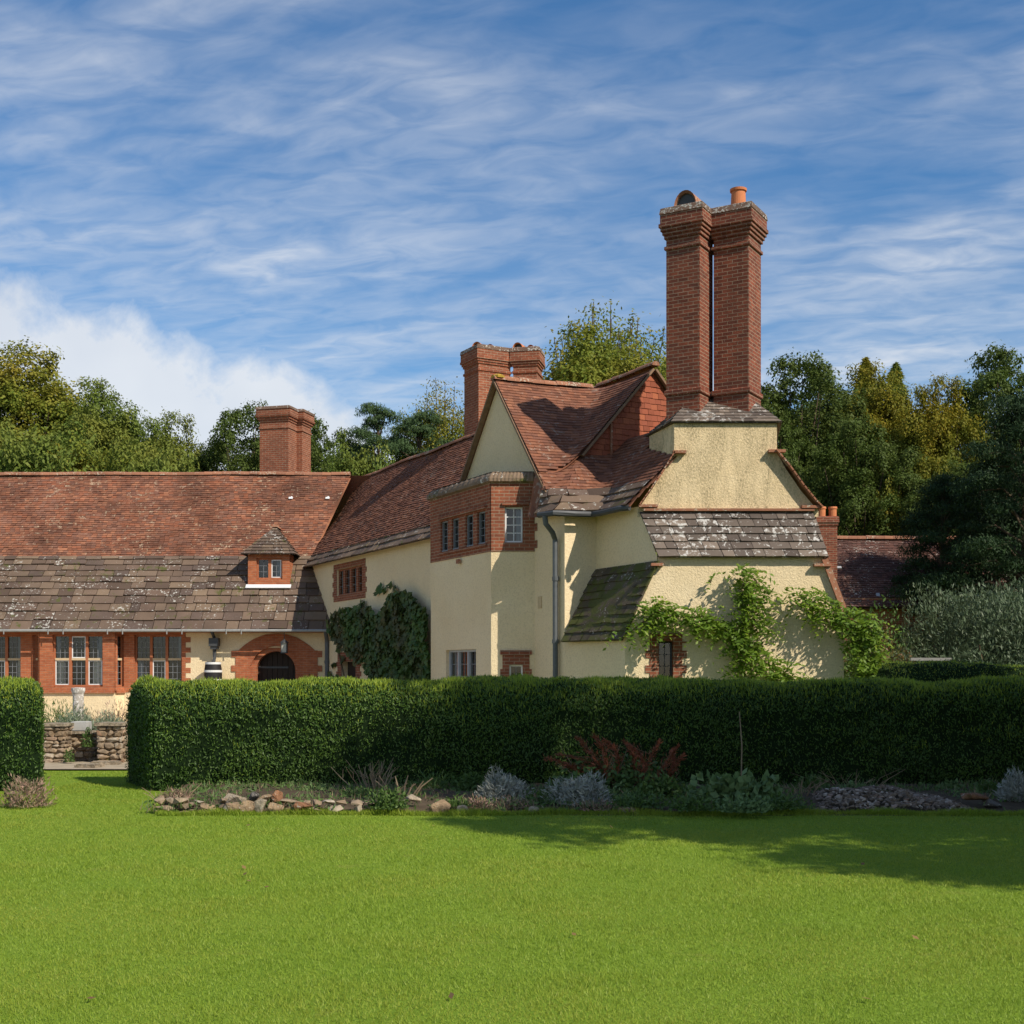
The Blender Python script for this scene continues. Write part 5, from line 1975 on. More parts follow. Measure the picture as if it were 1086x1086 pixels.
def wisteria(name, label, paths, n, loc):
    root = empty(name, loc, label, 'climber', 'wisteria trained on the chimney breast')
    mb = MB()
    P, A, W = [], [], []
    for pts, rad in paths:
        q = [PX(x, y, 25.62) for x, y in pts]
        mb.tube([p + Vector((0, -0.03, 0)) for p in q], [0.035 * (1 - 0.7 * i / max(1, len(q) - 1)) for i in range(len(q))], 6)
        seg = [(a, b) for a, b in zip(q[:-1], q[1:])]
        ln = [(b - a).length for a, b in seg]
        for _ in range(int(n * sum(ln) * rad)):
            k = rnd.choices(range(len(seg)), ln)[0]
            c = seg[k][0].lerp(seg[k][1], rnd.random())
            a = rnd.uniform(0, 6.28)
            vz = 0.5 + 0.5 * mnoise.noise(Vector((c.x * 2.6, 1.0, c.z * 2.6)))
            if rnd.random() > 0.25 + 1.1 * vz:
                continue
            rr = rad * (0.55 + 0.9 * vz) * math.sqrt(rnd.random()) * rnd.choice((0.7, 1.0, 1.5))
            c = c + Vector((math.cos(a) * rr, -0.05 - abs(rnd.gauss(0, .11)), math.sin(a) * rr * .8))
            # one pinnate leaf: a drooping midrib with leaflets in pairs
            d = Vector((rnd.gauss(0, .8), -abs(rnd.gauss(.5, .4)), rnd.gauss(-.25, .5))).normalized()
            for j in range(9):
                p = c + d * (0.042 * j) + Vector((0, 0, -0.0022 * j * j))
                s = -1 if j % 2 else 1
                sd_ = d.cross(Vector((0, 0, 1))).normalized() * s
                l = (d * .5 + sd_).normalized() if j < 8 else d
                P.append(tuple(p + l * 0.04))
                A.append(tuple(l))
    P, A = np.array(P), np.array(A)
    P[:, 1] = np.minimum(P[:, 1], 25.67)
    V, F = leaf_quads(P, np.array([0, -.45, .8]) + rng.normal(size=P.shape) * .5, 0.125, 0.048, A)
    link('foliage', np_mesh('foliage', V, F, WIST), root)
    mb.build('vine_stem', STEM, root)


wisteria('wisteria', 'bright green wisteria round the small window of the chimney breast', [
    ([(792, 790), (790, 722), (784, 700), (778, 676), (772, 660)], 0.16),
    ([(840, 722), (818, 708), (800, 694), (786, 676)], 0.22),
    ([(786, 676), (770, 664), (745, 657), (712, 650), (690, 648)], 0.24),
    ([(700, 650), (682, 660), (666, 672)], 0.20),
    ([(795, 672), (800, 655), (795, 636), (806, 628)], 0.20),
    ([(795, 636), (788, 622), (796, 606)], 0.20),
    ([(806, 628), (800, 614), (786, 606)], 0.16),
    ([(752, 618), (755, 613)], 0.06),
], 470, (4.8, 25.6, 0))
wisteria('wisteria', 'bright green wisteria on the right corner of the chimney breast', [
    ([(930, 780), (920, 722), (912, 690), (905, 668)], 0.22),
    ([(915, 690), (900, 660), (876, 650), (846, 632)], 0.24),
    ([(905, 668), (912, 655), (924, 662)], 0.18),
    ([(920, 720), (925, 690), (918, 668)], 0.2),
], 450, (7.2, 25.6, 0))

# ------------------------------------------------------------------ garden plants
SILV = mat_leaf('silver_leaves', [(0.238, 0.244, 0.201), (0.363, 0.363, 0.301), (0.290, 0.297, 0.245), (0.436, 0.429, 0.364)], trans=0.2)
LAVG = mat_leaf('grey_green_leaves', [(0.16, 0.20, 0.12), (0.26, 0.30, 0.19), (0.20, 0.25, 0.16)], trans=0.25)
REDP = mat_leaf('red_plumes', [(0.200, 0.062, 0.030), (0.340, 0.095, 0.040), (0.260, 0.075, 0.034), (0.160, 0.070, 0.030)], trans=0.25)
MIDG = mat_leaf('bed_leaves', [(0.056, 0.106, 0.022), (0.106, 0.175, 0.037), (0.075, 0.131, 0.027)], trans=0.3)
PALEG = mat_leaf('pale_bed_leaves', [(0.108, 0.180, 0.060), (0.180, 0.264, 0.090), (0.144, 0.216, 0.072)], trans=0.3)
DRYG = mat_leaf('dry_stalks', [(0.22, 0.16, 0.09), (0.34, 0.25, 0.15), (0.16, 0.11, 0.065)], trans=0.15)
PINKH = mat_leaf('faded_heather', [(0.30, 0.17, 0.13), (0.40, 0.25, 0.18), (0.22, 0.17, 0.09), (0.14, 0.15, 0.06)], trans=0.2)
OLIV = mat_leaf('olive_grey_leaves', [(0.065, 0.100, 0.048), (0.115, 0.160, 0.082), (0.085, 0.125, 0.060), (0.145, 0.180, 0.100)], trans=0.25)
REDB = mat_leaf('reddish_leaves', [(0.16, 0.10, 0.035), (0.11, 0.12, 0.025), (0.20, 0.09, 0.04), (0.13, 0.15, 0.03)], trans=0.3)


def mound(name, label, cat, c, rx, ry, h, n, ln, wd, mat, upright=0.8, group=None, fill=0.5, zmin=0.03):
    """a low plant: leaves or sprigs filling a dome, pointing outwards and up"""
    d = unit(rng.normal(size=(n, 3)))
    d[:, 2] = np.abs(d[:, 2])
    r = (fill + (1 - fill) * rng.random((n, 1))) * (0.86 + 0.22 * np.sin(d[:, :1] * 5 + c[0] * 3) * np.cos(d[:, 1:2] * 4 + c[1]))
    P = d * r * np.array([rx, ry, h])
    P[:, 2] = np.maximum(P[:, 2], zmin)
    al = d * np.array([1, 1, .6]) + np.array([0, 0, upright]) + rng.normal(size=(n, 3)) * .3
    V, F = leaf_quads(P, rng.normal(size=(n, 3)) + d * .3, ln, wd, al)
    o = link(name, np_mesh(name, V, F, mat), None, False)
    o.location = c
    return tag(o, label, cat, group)


def stems(name, label, cat, c, n, h, spread, rad, mat, group=None):
    mb = MB()
    for i in range(n):
        a, r = rnd.uniform(0, 6.28), spread * rnd.random()
        b = Vector((math.cos(a) * r * .5, math.sin(a) * r * .5, 0))
        hh = h * rnd.uniform(.5, 1)
        t = b + Vector((math.cos(a) * r, math.sin(a) * r * .7, hh))
        mb.tube([b, b.lerp(t, .5) + Vector((rnd.gauss(0, .03), 0, .04)), t], [rad, rad * .8, rad * .4], 5)
        if rnd.random() < .6:
            m = b.lerp(t, .6)
            mb.tube([m, m + Vector((rnd.uniform(-.15, .15), 0, rnd.uniform(.03, .14)))], [rad * .7, rad * .3], 4)
    o = mb.build(name, mat, None, uv=False)
    o.location = c
    return tag(o, label, cat, group)


def gp(px, py):
    """a point of the ground seen at a photo pixel"""
    d = EYE * FPX / (py - HY)
    return Vector(((px - CX) * d / FPX, d, 0))


BZ = 0.10
g = 'plants of the border below the hedge'
for (px, y, d, rx, h, lab) in ((532, 845, 15.4, 0.40, 0.44, 'spiky silver-leaved lavender bush, the left of the two silver bushes in mid border'),
                              (615, 850, 15.2, 0.48, 0.42, 'rounded silver-leaved lavender bush, under the red plumes'),
                              (1082, 850, 15.5, 0.36, 0.42, 'silver-leaved bush at the right edge of the border')):
    p = PX(px, y, d)
    mound('silver_lavender', lab, 'shrub', (p.x, d, BZ * .6), rx, rx * .8, h, 2600, 0.085, 0.017, SILV, 0.55, g, 0.5)
    mound('heather', 'faded brownish heather at the foot of ' + ('the left silver bush' if px == 532 else 'the rounded silver bush' if px == 615 else 'the edge silver bush'), 'plant', (p.x + 0.15, d - .35, 0.02), rx * .8, rx * .5, 0.17, 500, 0.05, 0.012, PINKH, 0.9, 'heather clumps')
# the red plumed plant
root = empty('astilbe', (1.15, 16.3, 0), 'plant with arching rust red plumes against the hedge', 'plant')
P, A, L_ = [], [], []
mb = MB()
plume = [((640, 835), (650, 800), (628, 778)), ((650, 835), (665, 795), (640, 785)), ((650, 835), (640, 805), (590, 800)), ((640, 838), (620, 815), (578, 803)), ((670, 835), (680, 800), (660, 785)),
         ((680, 835), (690, 800), (665, 790)), ((690, 838), (705, 808), (720, 790)), ((690, 838), (715, 815), (725, 800)), ((660, 838), (640, 812), (600, 812)), ((700, 840), (720, 820), (712, 795)),
         ((670, 838), (690, 805), (700, 785)), ((655, 838), (630, 800), (612, 782))]
for k, pl_ in enumerate(plume):
    d = 16.0 + 0.05 * (k % 5)
    a, b, c = [PX(x, y, d) for x, y in pl_]
    mb.tube([a, b, c], [.008, .006, .003], 5)
    for i in range(300):
        u = rnd.uniform(.2, 1.0)
        p = a * (1 - u) ** 2 + b * 2 * u * (1 - u) + c * u * u
        t = ((b - a) * (1 - u) + (c - b) * u).normalized()
        o = Vector((rnd.gauss(0, 1), rnd.gauss(0, 1), rnd.gauss(0, 1))).normalized()
        w = 0.075 * (1.05 - u) + .012
        p = p + o * abs(rnd.gauss(0, w))
        P.append(tuple(p))
        A.append(tuple((t + o * .8).normalized()))
P, A = np.array(P), np.array(A)
V, F = leaf_quads(P, rng.normal(size=P.shape), 0.075, 0.011, A)
link('flower_plume', np_mesh('flower_plume', V, F, REDP), root)
mb.build('stalk', STEM, root)
n = 1500
d_ = unit(rng.normal(size=(n, 3)))
d_[:, 2] = abs(d_[:, 2])
Pq = d_ * np.array([.95, .4, .5]) * (0.4 + .6 * rng.random((n, 1))) + np.array([1.3, 16.2, .1])
V, F = leaf_quads(Pq, d_ + rng.normal(size=(n, 3)) * .6 + np.array([0, 0, .6]), 0.09, 0.05)
link('foliage', np_mesh('foliage', V, F, MIDG), root)
for (px, py, rx, h, n, ln, wd, m, nm, lab) in (
        (412, 868, 0.30, 0.30, 900, 0.06, 0.026, MIDG, 'leafy_plant', 'dark leafy bush at the right end of the stone edging'),
        (770, 862, 0.55, 0.46, 650, 0.12, 0.09, PALEG, 'leafy_plant', 'pale broad-leaved clump right of the red plumes'),
        (810, 862, 0.34, 0.40, 420, 0.12, 0.09, PALEG, 'leafy_plant', 'upright broad-leaved clump, right neighbour of the pale clump'),
        (735, 870, 0.42, 0.26, 800, 0.055, 0.022, MIDG, 'leafy_plant', 'low green cushion in front of the pale broad-leaved clump'),
        (830, 868, 0.45, 0.26, 800, 0.055, 0.022, MIDG, 'leafy_plant', 'low dark cushion left of the pebble heap'),
        (1008, 842, 0.22, 0.18, 260, 0.10, 0.07, PALEG, 'leafy_plant', 'small bright rosette on top of the pebble heap'),
        (905, 840, 0.25, 0.16, 260, 0.09, 0.06, PALEG, 'leafy_plant', 'small leafy rosette at the back of the pebble heap'),
        (480, 866, 0.30, 0.16, 600, 0.05, 0.02, MIDG, 'leafy_plant', 'low green tuft between the two loose blocks and the silver bush'),
        (215, 850, 0.40, 0.15, 500, 0.06, 0.02, MIDG, 'leafy_plant', 'low green growth on top of the left stone edging'),
        (330, 848, 0.55, 0.14, 700, 0.055, 0.022, PALEG, 'leafy_plant', 'yellowish green growth among the right stone edging'),
        (460, 846, 0.55, 0.30, 700, 0.10, 0.018, MIDG, 'leafy_plant', 'rusty green stalks at the hedge foot behind the loose blocks'),
        (575, 862, 0.35, 0.20, 500, 0.055, 0.022, MIDG, 'leafy_plant', 'low green growth between the two silver bushes'),
        (700, 858, 0.45, 0.42, 1200, 0.07, 0.035, MIDG, 'leafy_plant', 'bushy green plant right of the red plumes, behind the low cushions'),
        (650, 862, 0.40, 0.26, 900, 0.055, 0.022, PALEG, 'leafy_plant', 'pale green plant right of the rounded silver bush'),
        (790, 872, 0.40, 0.24, 800, 0.06, 0.03, PALEG, 'leafy_plant', 'low pale green cushion under the upright broad-leaved clump'),
        (500, 850, 0.35, 0.34, 900, 0.07, 0.03, MIDG, 'leafy_plant', 'green plant at the left shoulder of the left silver bush'),
        (380, 858, 0.35, 0.22, 700, 0.05, 0.02, MIDG, 'leafy_plant', 'green plant left of the dark leafy bush'),
        (1050, 852, 0.40, 0.24, 700, 0.06, 0.03, MIDG, 'leafy_plant', 'green plant left of the edge silver bush'),
        (860, 850, 0.40, 0.30, 800, 0.07, 0.03, MIDG, 'leafy_plant', 'green plant at the hedge foot left of the pebble heap'),
        (680, 866, 0.50, 0.24, 900, 0.055, 0.022, MIDG, 'leafy_plant', 'dark green growth in front of the red plumes')):
    p = gp(px, py)
    dd = min(p.y + 0.45, 16.8)
    mound(nm, lab, 'plant', ((px - CX) * dd / FPX, dd, BZ * .5), rx, rx * .7, h, n, ln, wd, m, 0.5, g, 0.3)
for (px, d, n_, h, sp, r, m, lab) in ((398, 16.4, 26, 0.48, 0.40, 0.008, DRYG, 'dead pale stalks standing at the hedge foot right of the stone edging'),
                                (425, 15.6, 10, 0.34, 0.30, 0.014, DRYG, 'thick bleached broken stems above the dark leafy bush'),
                                (182, 15.2, 26, 0.26, 0.30, 0.006, DRYG, 'dry brown stalks at the left end of the stone edging'),
                                (640, 17.0, 20, 0.62, 0.7, 0.006, DRYG, 'thin dry stalks behind the red plumes'),
                                (905, 16.8, 16, 0.35, 0.6, 0.005, DRYG, 'thin dry stalks at the hedge foot behind the pebble heap'),
                                (850, 15.9, 22, 0.26, 0.32, 0.006, DRYG, 'brown withered stalks left of the pebble heap')):
    stems('dry_stalks', lab, 'plant', ((px - CX) * d / FPX, d, 0.05), n_, h, sp, r, m, 'dry stalks in the border')
p = gp(5, 866)
mound('heather', 'faded pink heather at the foot of the short left hedge', 'plant', (p.x - .15, 15.5, 0), 0.40, 0.35, 0.44, 1500, 0.07, 0.013, PINKH, 0.9, 'heather clumps')
p = gp(186, 850)
mound('heather', 'faded heather on the left end of the stone edging', 'plant', ((186 - CX) * 15.1 / FPX, 15.1, 0.12), 0.22, 0.2, 0.16, 500, 0.05, 0.012, PINKH, 0.9, 'heather clumps')
mound('heather', 'brownish heather at the foot of the plumes right of the rounded silver bush', 'plant', ((505 - CX) * 15.0 / FPX, 15.0, 0.02), 0.25, 0.2, 0.2, 500, 0.05, 0.012, PINKH, 0.9, 'heather clumps')
mb = MB()
mb.tube([(0, 0, 0), (0.01, 0, .6), (-0.02, 0.02, 1.05)], [.011, .010, .007], 6)
o = mb.build('garden_cane', DRYG, None, uv=False)
o.location = ((786 - CX) * 17.35 / FPX, 17.35, 0.05)
tag(o, 'thin pale garden cane standing against the dark hedge', 'cane')
# the grey bush at the right and its neighbours
p = PX(1040, 700, 27)
root = empty('olive_bush', (p.x, 27, 0), 'big rounded grey-green willowy bush at the right behind the farther hedge', 'bush')
n = 60000
d_ = unit(rng.normal(size=(n, 3)))
d_[:, 2] = np.abs(d_[:, 2])
rad = (0.62 + .38 * rng.random((n, 1))) * (1 + .10 * np.sin(d_[:, :1] * 9) * np.cos(d_[:, 1:2] * 7) + .06 * np.sin(d_[:, 2:] * 17))
Pq = d_ * rad * np.array([3.1, 1.8, 3.5]) + np.array([p.x + .6, 27.4, .1])
V, F = leaf_quads(Pq, rng.normal(size=(n, 3)) + d_ * .5, 0.12, 0.032, d_ * .5 + np.array([0, 0, 1.0]) + rng.normal(size=(n, 3)) * .4)
link('foliage', np_mesh('foliage', V, F, OLIV), root)
mb = MB()
for k in range(9):
    a = k * .7
    mb.tube([(p.x + .6 + .2 * math.cos(a), 27.4 + .2 * math.sin(a), 0), (p.x + .6 + 1.1 * math.cos(a), 27.4 + .7 * math.sin(a), 1.3), (p.x + .6 + 1.7 * math.cos(a), 27.4 + 1.1 * math.sin(a), 2.2)], [.06, .04, .015], 6)
mb.build('bush_stem', STEM, root)
p = PX(942, 700, 26.2)
mound('mixed_bush', 'reddish and yellow-green bush beside the right corner of the breast', 'bush', (p.x, 26.2, 0), 0.62, 0.6, 2.75, 6500, 0.09, 0.035, REDB, 0.5, None, 0.45)
mound('mixed_bush', 'sprawling green bush under the outbuilding eaves', 'bush', (PX(925, 0, 30).x, 30, 0), 1.9, 1.0, 3.5, 9000, 0.12, 0.05, MIDG, 0.5, None, 0.5)
# courtyard planting seen through the gap
for (px, y, d, rx, h, n_, m, nm, lab) in (
        (81, 768, 24.2, 0.50, 0.55, 1500, LAVG, 'lavender_bush', 'rounded grey-green lavender behind the stone trough'),
        (113, 768, 24.3, 0.62, 0.42, 1500, LAVG, 'lavender_bush', 'wide pale lavender mound on the right pier of the gap'),
        (62, 760, 26.5, 0.70, 0.85, 1400, MIDG, 'leafy_plant', 'feathery green plant against the cream wall left of the stone pillar'),
        (124, 760, 27.0, 0.60, 0.80, 900, PINKH, 'leafy_plant', 'brownish feathery plant right of the stone pillar'),
        (98, 755, 30.0, 0.7, 0.5, 500, DRYG, 'leafy_plant', 'straw-coloured plant at the foot of the cream wall')):
    z = EYE + (HY - y - 4) * d / FPX
    mound(nm, lab, 'plant', ((px - CX) * d / FPX, d, max(0.0, z - 0.1) if nm == 'lavender_bush' else 0.3), rx, rx * .7, h, n_, 0.12, 0.016, m, 1.0, 'courtyard plants', 0.45)
mound('box_bush', 'small clipped green bush between the two stone piers', 'shrub', ((93 - CX) * 22.75 / FPX, 22.75, 0.28), 0.13, 0.12, 0.42, 500, 0.045, 0.02, MIDG, 0.6, None, 0.7)
mound('box_bush', 'tiny green tuft at the foot of the left stone pier', 'shrub', ((73 - CX) * 22.5 / FPX, 22.5, 0.03), 0.12, 0.1, 0.30, 350, 0.04, 0.02, MIDG, 0.6, None, 0.6)
for (px, y, d) in ((189, 725, 33), (170, 724, 33.5), (331, 722, 40.2), (352, 716, 39.6)):
    mound('leafy_plant', {189: 'tall plant tip in front of the second garden window', 170: 'short plant tip left of the tall one at the second window', 331: 'shrub right of the arched door', 352: 'brown-leaved shrub at the corner of the two wings'}[px], 'plant',
          ((px - CX) * d / FPX, d, 0), 0.35, 0.3, EYE + (HY - y + 8) * d / FPX, 900, 0.10, 0.04, MIDG if px < 340 else REDB, 0.5, 'courtyard plants', 0.4)

# ------------------------------------------------------------------ grass blades of the lawn
GR = mat_leaf('grass_blades', [(0.198, 0.297, 0.025), (0.267, 0.362, 0.032), (0.231, 0.329, 0.027), (0.300, 0.383, 0.044), (0.214, 0.308, 0.027)], trans=0.35, patch=(0.300, 0.350, 0.040), pscale=0.75)


def grass(n, d0, d1, h, w, ymax=None):
    # density falls off with distance
    u = rng.random(n)
    d = d0 * (d1 / d0) ** (u ** 0.85)
    x = (rng.random(n) * 2 - 1) * (0.43 * d + 0.3)
    side = rng.random(n) < 0.30          # thinning out to the sides
    x = np.where(side, np.sign(x) * (0.43 * d + 0.3 + 7 * rng.random(n) ** 1.6), x)
    keep = np.ones(n, bool)
    keep &= ~((x > -4.15 - .1 * (d - 14.7)) & (d > 14.75) & (d < 17.6))
    keep &= ~((x > -4.95) & (d > 17.4) & (d < 19.1))
    keep &= ~((x < -6.5) & (d > 17.4) & (d < 19.1))
    keep &= d < 21.1
    keep &= ~((d > 17.5) & (x > -4.6))
    d, x = d[keep], x[keep]
    m = len(d)
    clump = 0.65 + 0.7 * (0.5 + 0.5 * np.sin(x * 3.1 + np.sin(d * 2.3) * 2) * np.sin(d * 2.9 + np.sin(x * 1.7) * 2))
    hh = h * clump * rng.uniform(0.5, 1.25, m)
    ww = w * (0.6 + d / 9.0) * rng.uniform(.7, 1.3, m)
    a = rng.uniform(0, 6.283, m)
    lean = rng.normal(0, .55, (m, 2))
    B = np.stack([x, d, np.full(m, -0.004)], 1)
    t = np.stack([np.cos(a), np.sin(a), np.zeros(m)], 1) * ww[:, None]
    T = B + np.stack([lean[:, 0] * hh, lean[:, 1] * hh, hh], 1)
    V = np.stack([B - t, B + t, T], 1).reshape(-1, 3)
    return V, np.arange(m * 3).reshape(m, 3)


V, F = grass(700000, 5.4, 21.0, 0.020, 0.0016)
n_ = 26000          # longer grass left standing along the foot of the border
xx = rng.uniform(-4.1, 9.6, n_)
yy = 14.60 + .20 * rng.random(n_) + .05 * np.sin(xx * 2.1)
hh = (.03 + .06 * rng.random(n_)) * (.6 + .5 * np.sin(xx * 3.3) ** 2)
B_ = np.stack([xx, yy, np.zeros(n_)], 1)
a_ = rng.uniform(0, 6.28, n_)
t_ = np.stack([np.cos(a_), np.sin(a_), 0 * a_], 1) * .005
T_ = B_ + np.stack([rng.normal(0, .4, n_) * hh, rng.normal(-.2, .4, n_) * hh, hh], 1)
V2 = np.stack([B_ - t_, B_ + t_, T_], 1).reshape(-1, 3)
F = np.concatenate([F, np.arange(n_ * 3).reshape(n_, 3) + len(V)])
V = np.concatenate([V, V2])
o = link('grass', np_mesh('grass', V, F, GR), None, False)
tag(o, kind='stuff')

# ------------------------------------------------------------------ border bed and its stones
mb = MB()
rows = []
for j in range(9):
    f = j / 8
    y = 14.75 + f * 2.85
    z = 0.13 * min(1, f * 3.5) * (1 - .25 * f)
    rows.append([(-4.12 - .35 * f + 14.0 * i / 90, y + 0.12 * mnoise.noise(Vector((i * .3, j * .3, 4))) - (0.22 if j == 0 and i > 30 else 0), z + 0.03 * mnoise.noise(Vector((i * .5, j * .9, 1))) - (0.02 if j == 0 else 0)) for i in range(91)])
mb.grid(rows)
tag(mb.build('soil', SOIL, smooth=True), kind='structure')


def mat_rock(name, base):
    m, nt, b = newmat(name)
    co = objco(nt)
    n = noise(nt, co, 9.0, 6.0, 0.7, 0.4)
    c = mix(nt, ramp(nt, n, [(0.38, 0.0), (0.62, 0.8)]), base, [x * 0.35 for x in base])
    n3 = noise(nt, mapping(nt, co, loc=(4, 2, 9)), 22.0, 4.0, 0.7)
    c = mix(nt, ramp(nt, n3, [(0.60, 0.0), (0.66, 0.8)]), c, (0.50, 0.47, 0.38))
    n2 = noise(nt, mapping(nt, co, loc=(7, 7, 1)), 5.0, 4.0, 0.6)
    c = mix(nt, ramp(nt, n2, [(0.56, 0.0), (0.68, 0.7)]), c, (0.08, 0.085, 0.03))
    setb(nt, b, c, 0.93, bump(nt, n, 1.0, 0.05), 0.1)
    return m


SAND = mat_rock('sandstone', (0.36, 0.25, 0.15))
SAND2 = mat_rock('pale_stone', (0.42, 0.34, 0.24))
RUST = mat_rock('ironstone', (0.30, 0.15, 0.08))
GREYS = mat_rock('grey_slate', (0.17, 0.15, 0.13))
FLINT, fnt, fb = newmat('pebbles')
r_ = islrand(fnt)
setb(fnt, fb, ramp(fnt, r_, [(0.0, (0.10, 0.075, 0.055)), (0.35, (0.22, 0.165, 0.12)), (0.65, (0.15, 0.11, 0.085)), (0.88, (0.46, 0.39, 0.32)), (1.0, (0.24, 0.13, 0.09))]), 0.8, None, 0.25)
RUB, rnt, rb = newmat('rubble_stone')
r_ = islrand(rnt)
cr_ = ramp(rnt, r_, [(0.0, (0.14, 0.10, 0.07)), (0.3, (0.36, 0.27, 0.18)), (0.6, (0.26, 0.18, 0.11)), (0.85, (0.46, 0.39, 0.30)), (1.0, (0.30, 0.17, 0.10))])
rn_ = noise(rnt, objco(rnt), 14.0, 4.0, 0.65)
setb(rnt, rb, mix(rnt, ramp(rnt, rn_, [(0.4, 0.0), (0.7, 0.6)]), cr_, (0.12, 0.10, 0.07)), 0.9, bump(rnt, rn_, 0.6, 0.02), 0.1)


def rock_bm(bm, c, sx, sy, sz, seed, rot=0.0, n=16):
    r = random.Random(seed)
    vs = []
    for i in range(n):
        v = Vector((r.gauss(0, 1), r.gauss(0, 1), r.gauss(0, 1))).normalized()
        m = max(abs(v.x), abs(v.y), abs(v.z))
        v = v.lerp(v / m, 0.72)
        v = Vector((v.x * sx / 2, v.y * sy / 2, v.z * sz / 2))
        v = Matrix.Rotation(rot, 3, 'Y') @ v
        vs.append(bm.verts.new(v + Vector(c)))
    res = bmesh.ops.convex_hull(bm, input=vs)
    bad = [e for e in res['geom_interior'] if isinstance(e, bmesh.types.BMVert)]
    bmesh.ops.delete(bm, geom=bad, context='VERTS')


def rock(name, label, px0, px1, y0, y1, d, mat, seed, rot=0.0, group='loose stones of the border'):
    k = d / FPX
    w, h = (px1 - px0) * k, (y1 - y0) * k
    c = PX((px0 + px1) / 2, (y0 + y1) / 2, d)
    bm = bmesh.new()
    rock_bm(bm, (0, 0, h / 2), w * 1.08, max(w, h) * .8, h * 1.08, seed, rot, 15)
    bmesh.ops.bevel(bm, geom=bm.edges[:], offset=min(w, h) * .06, segments=1, affect='EDGES')
    me = bpy.data.meshes.new(name)
    bm.to_mesh(me)
    bm.free()
    me.materials.append(mat)
    o = link(name, me, None, False)
    o.location = (c.x, d, max(-0.02, c.z - h / 2))
    return tag(o, label, 'stone', group)


for i, (a, b, y0, y1, m, rot, lab) in enumerate((
        (238, 261, 842, 853, SAND2, .1, 'flat pale stone on top at the left of the stone heap'),
        (263, 275, 840, 852, GREYS, .3, 'small grey stone crowning the heap'),
        (239, 256, 851, 860, SAND, 0, 'squarish tan stone below the flat pale one'),
        (237, 257, 857, 869, GREYS, .35, 'tilted dark grey slate at the foot of the heap'),
        (255, 270, 851, 867, SAND, .05, 'upright tan block, the left of the two standing side by side'),
        (270, 284, 851, 868, SAND2, -.08, 'upright pale tan block, the right of the two standing side by side'),
        (273, 291, 843, 852, SAND, -.15, 'low tan stone behind the two upright blocks'),
        (288, 301, 839, 853, RUST, .5, 'reddish pointed stone at the right of the heap'),
        (284, 300, 855, 868, SAND, .3, 'leaning tan stone right of the upright blocks'),
        (312, 332, 850, 860, RUST, 0, 'orange-brown stone in the right stone edging'),
        (455, 479, 848, 865, SAND, 0, 'square pale block on the grass edge left of the silver bush'),
        (484, 498, 853, 865, SAND2, .2, 'smaller block right of the square pale block'),
        (431, 447, 842, 850, SAND2, .1, 'small pale stone above the dark leafy bush'),
        (1018, 1046, 838, 849, RUST, .1, 'reddish flat stone right of the pebble heap'),
        (1042, 1062, 848, 858, GREYS, .2, 'grey stone beside the pebble heap, right end'),
        (560, 572, 856, 866, SAND2, 0, 'pale stone between the two silver bushes'),
        (656, 676, 856, 868, SAND, .1, 'half hidden tan stone under the red plumes'))):
    d = 14.75 + (0.25 if y1 < 860 else 0)
    rock('stone', lab, a, b, y0, y1, d, m, 100 + i, rot)


def edging(label, px0, px1, ya, yb, seed):
    r = random.Random(seed)
    d = 14.72
    bm = bmesh.new()
    xa, xb = (px0 - CX) * d / FPX, (px1 - CX) * d / FPX
    z = 0.0
    top = EYE + (HY - ya) * d / FPX
    while z < top - .02:
        h = r.uniform(.035, .095)
        x = xa - r.random() * .06
        while x < xb:
            w = r.uniform(.05, .26)
            if r.random() < .1:
                x += w
                continue
            rock_bm(bm, (x + w / 2 - (xa + xb) / 2, r.uniform(-.06, .05) + z * .4, z + h / 2), w * 1.02, .2, h * r.uniform(.8, 1.35), r.randint(0, 9999), r.uniform(-.2, .2), 12)
            x += w
        z += h
    me = bpy.data.meshes.new('stone_edging')
    bm.to_mesh(me)
    bm.free()
    me.materials.append(RUB)
    o = link('stone_edging', me, None, False)
    o.location = ((xa + xb) / 2, d + .1, 0)
    tag(o, label, 'stone edging', 'dry stone edging of the border')


edging('low dry stone edging at the left end of the border, left of the stone heap', 166, 236, 851, 866, 1)
edging('low dry stone edging between the stone heap and the dark leafy bush', 300, 390, 850, 866, 2)
# pebble heap: nobody could count it
bm = bmesh.new()
r = random.Random(5)
for i in range(1500):
    u, v = r.uniform(-1, 1), r.random()
    if u * u > 1 - .2 * v:
        continue
    x = u * 0.98
    y = v * 1.3
    z = 0.20 * math.sin(math.pi * min(1, v + .08) * .7) * (1 - abs(u) ** 2) + .02 * math.sin(u * 9)
    s = .022 + .05 * r.random() ** 2.2
    rock_bm(bm, (x, y, z), s * 1.3, s, s * .8, i, r.uniform(-.5, .5), 9)
me = bpy.data.meshes.new('pebbles')
bm.to_mesh(me)
bm.free()
me.materials.append(FLINT)
o = link('pebbles', me, None, False)
o.location = ((945 - CX) * 14.9 / FPX, 14.75, 0.02)
tag(o, kind='stuff')

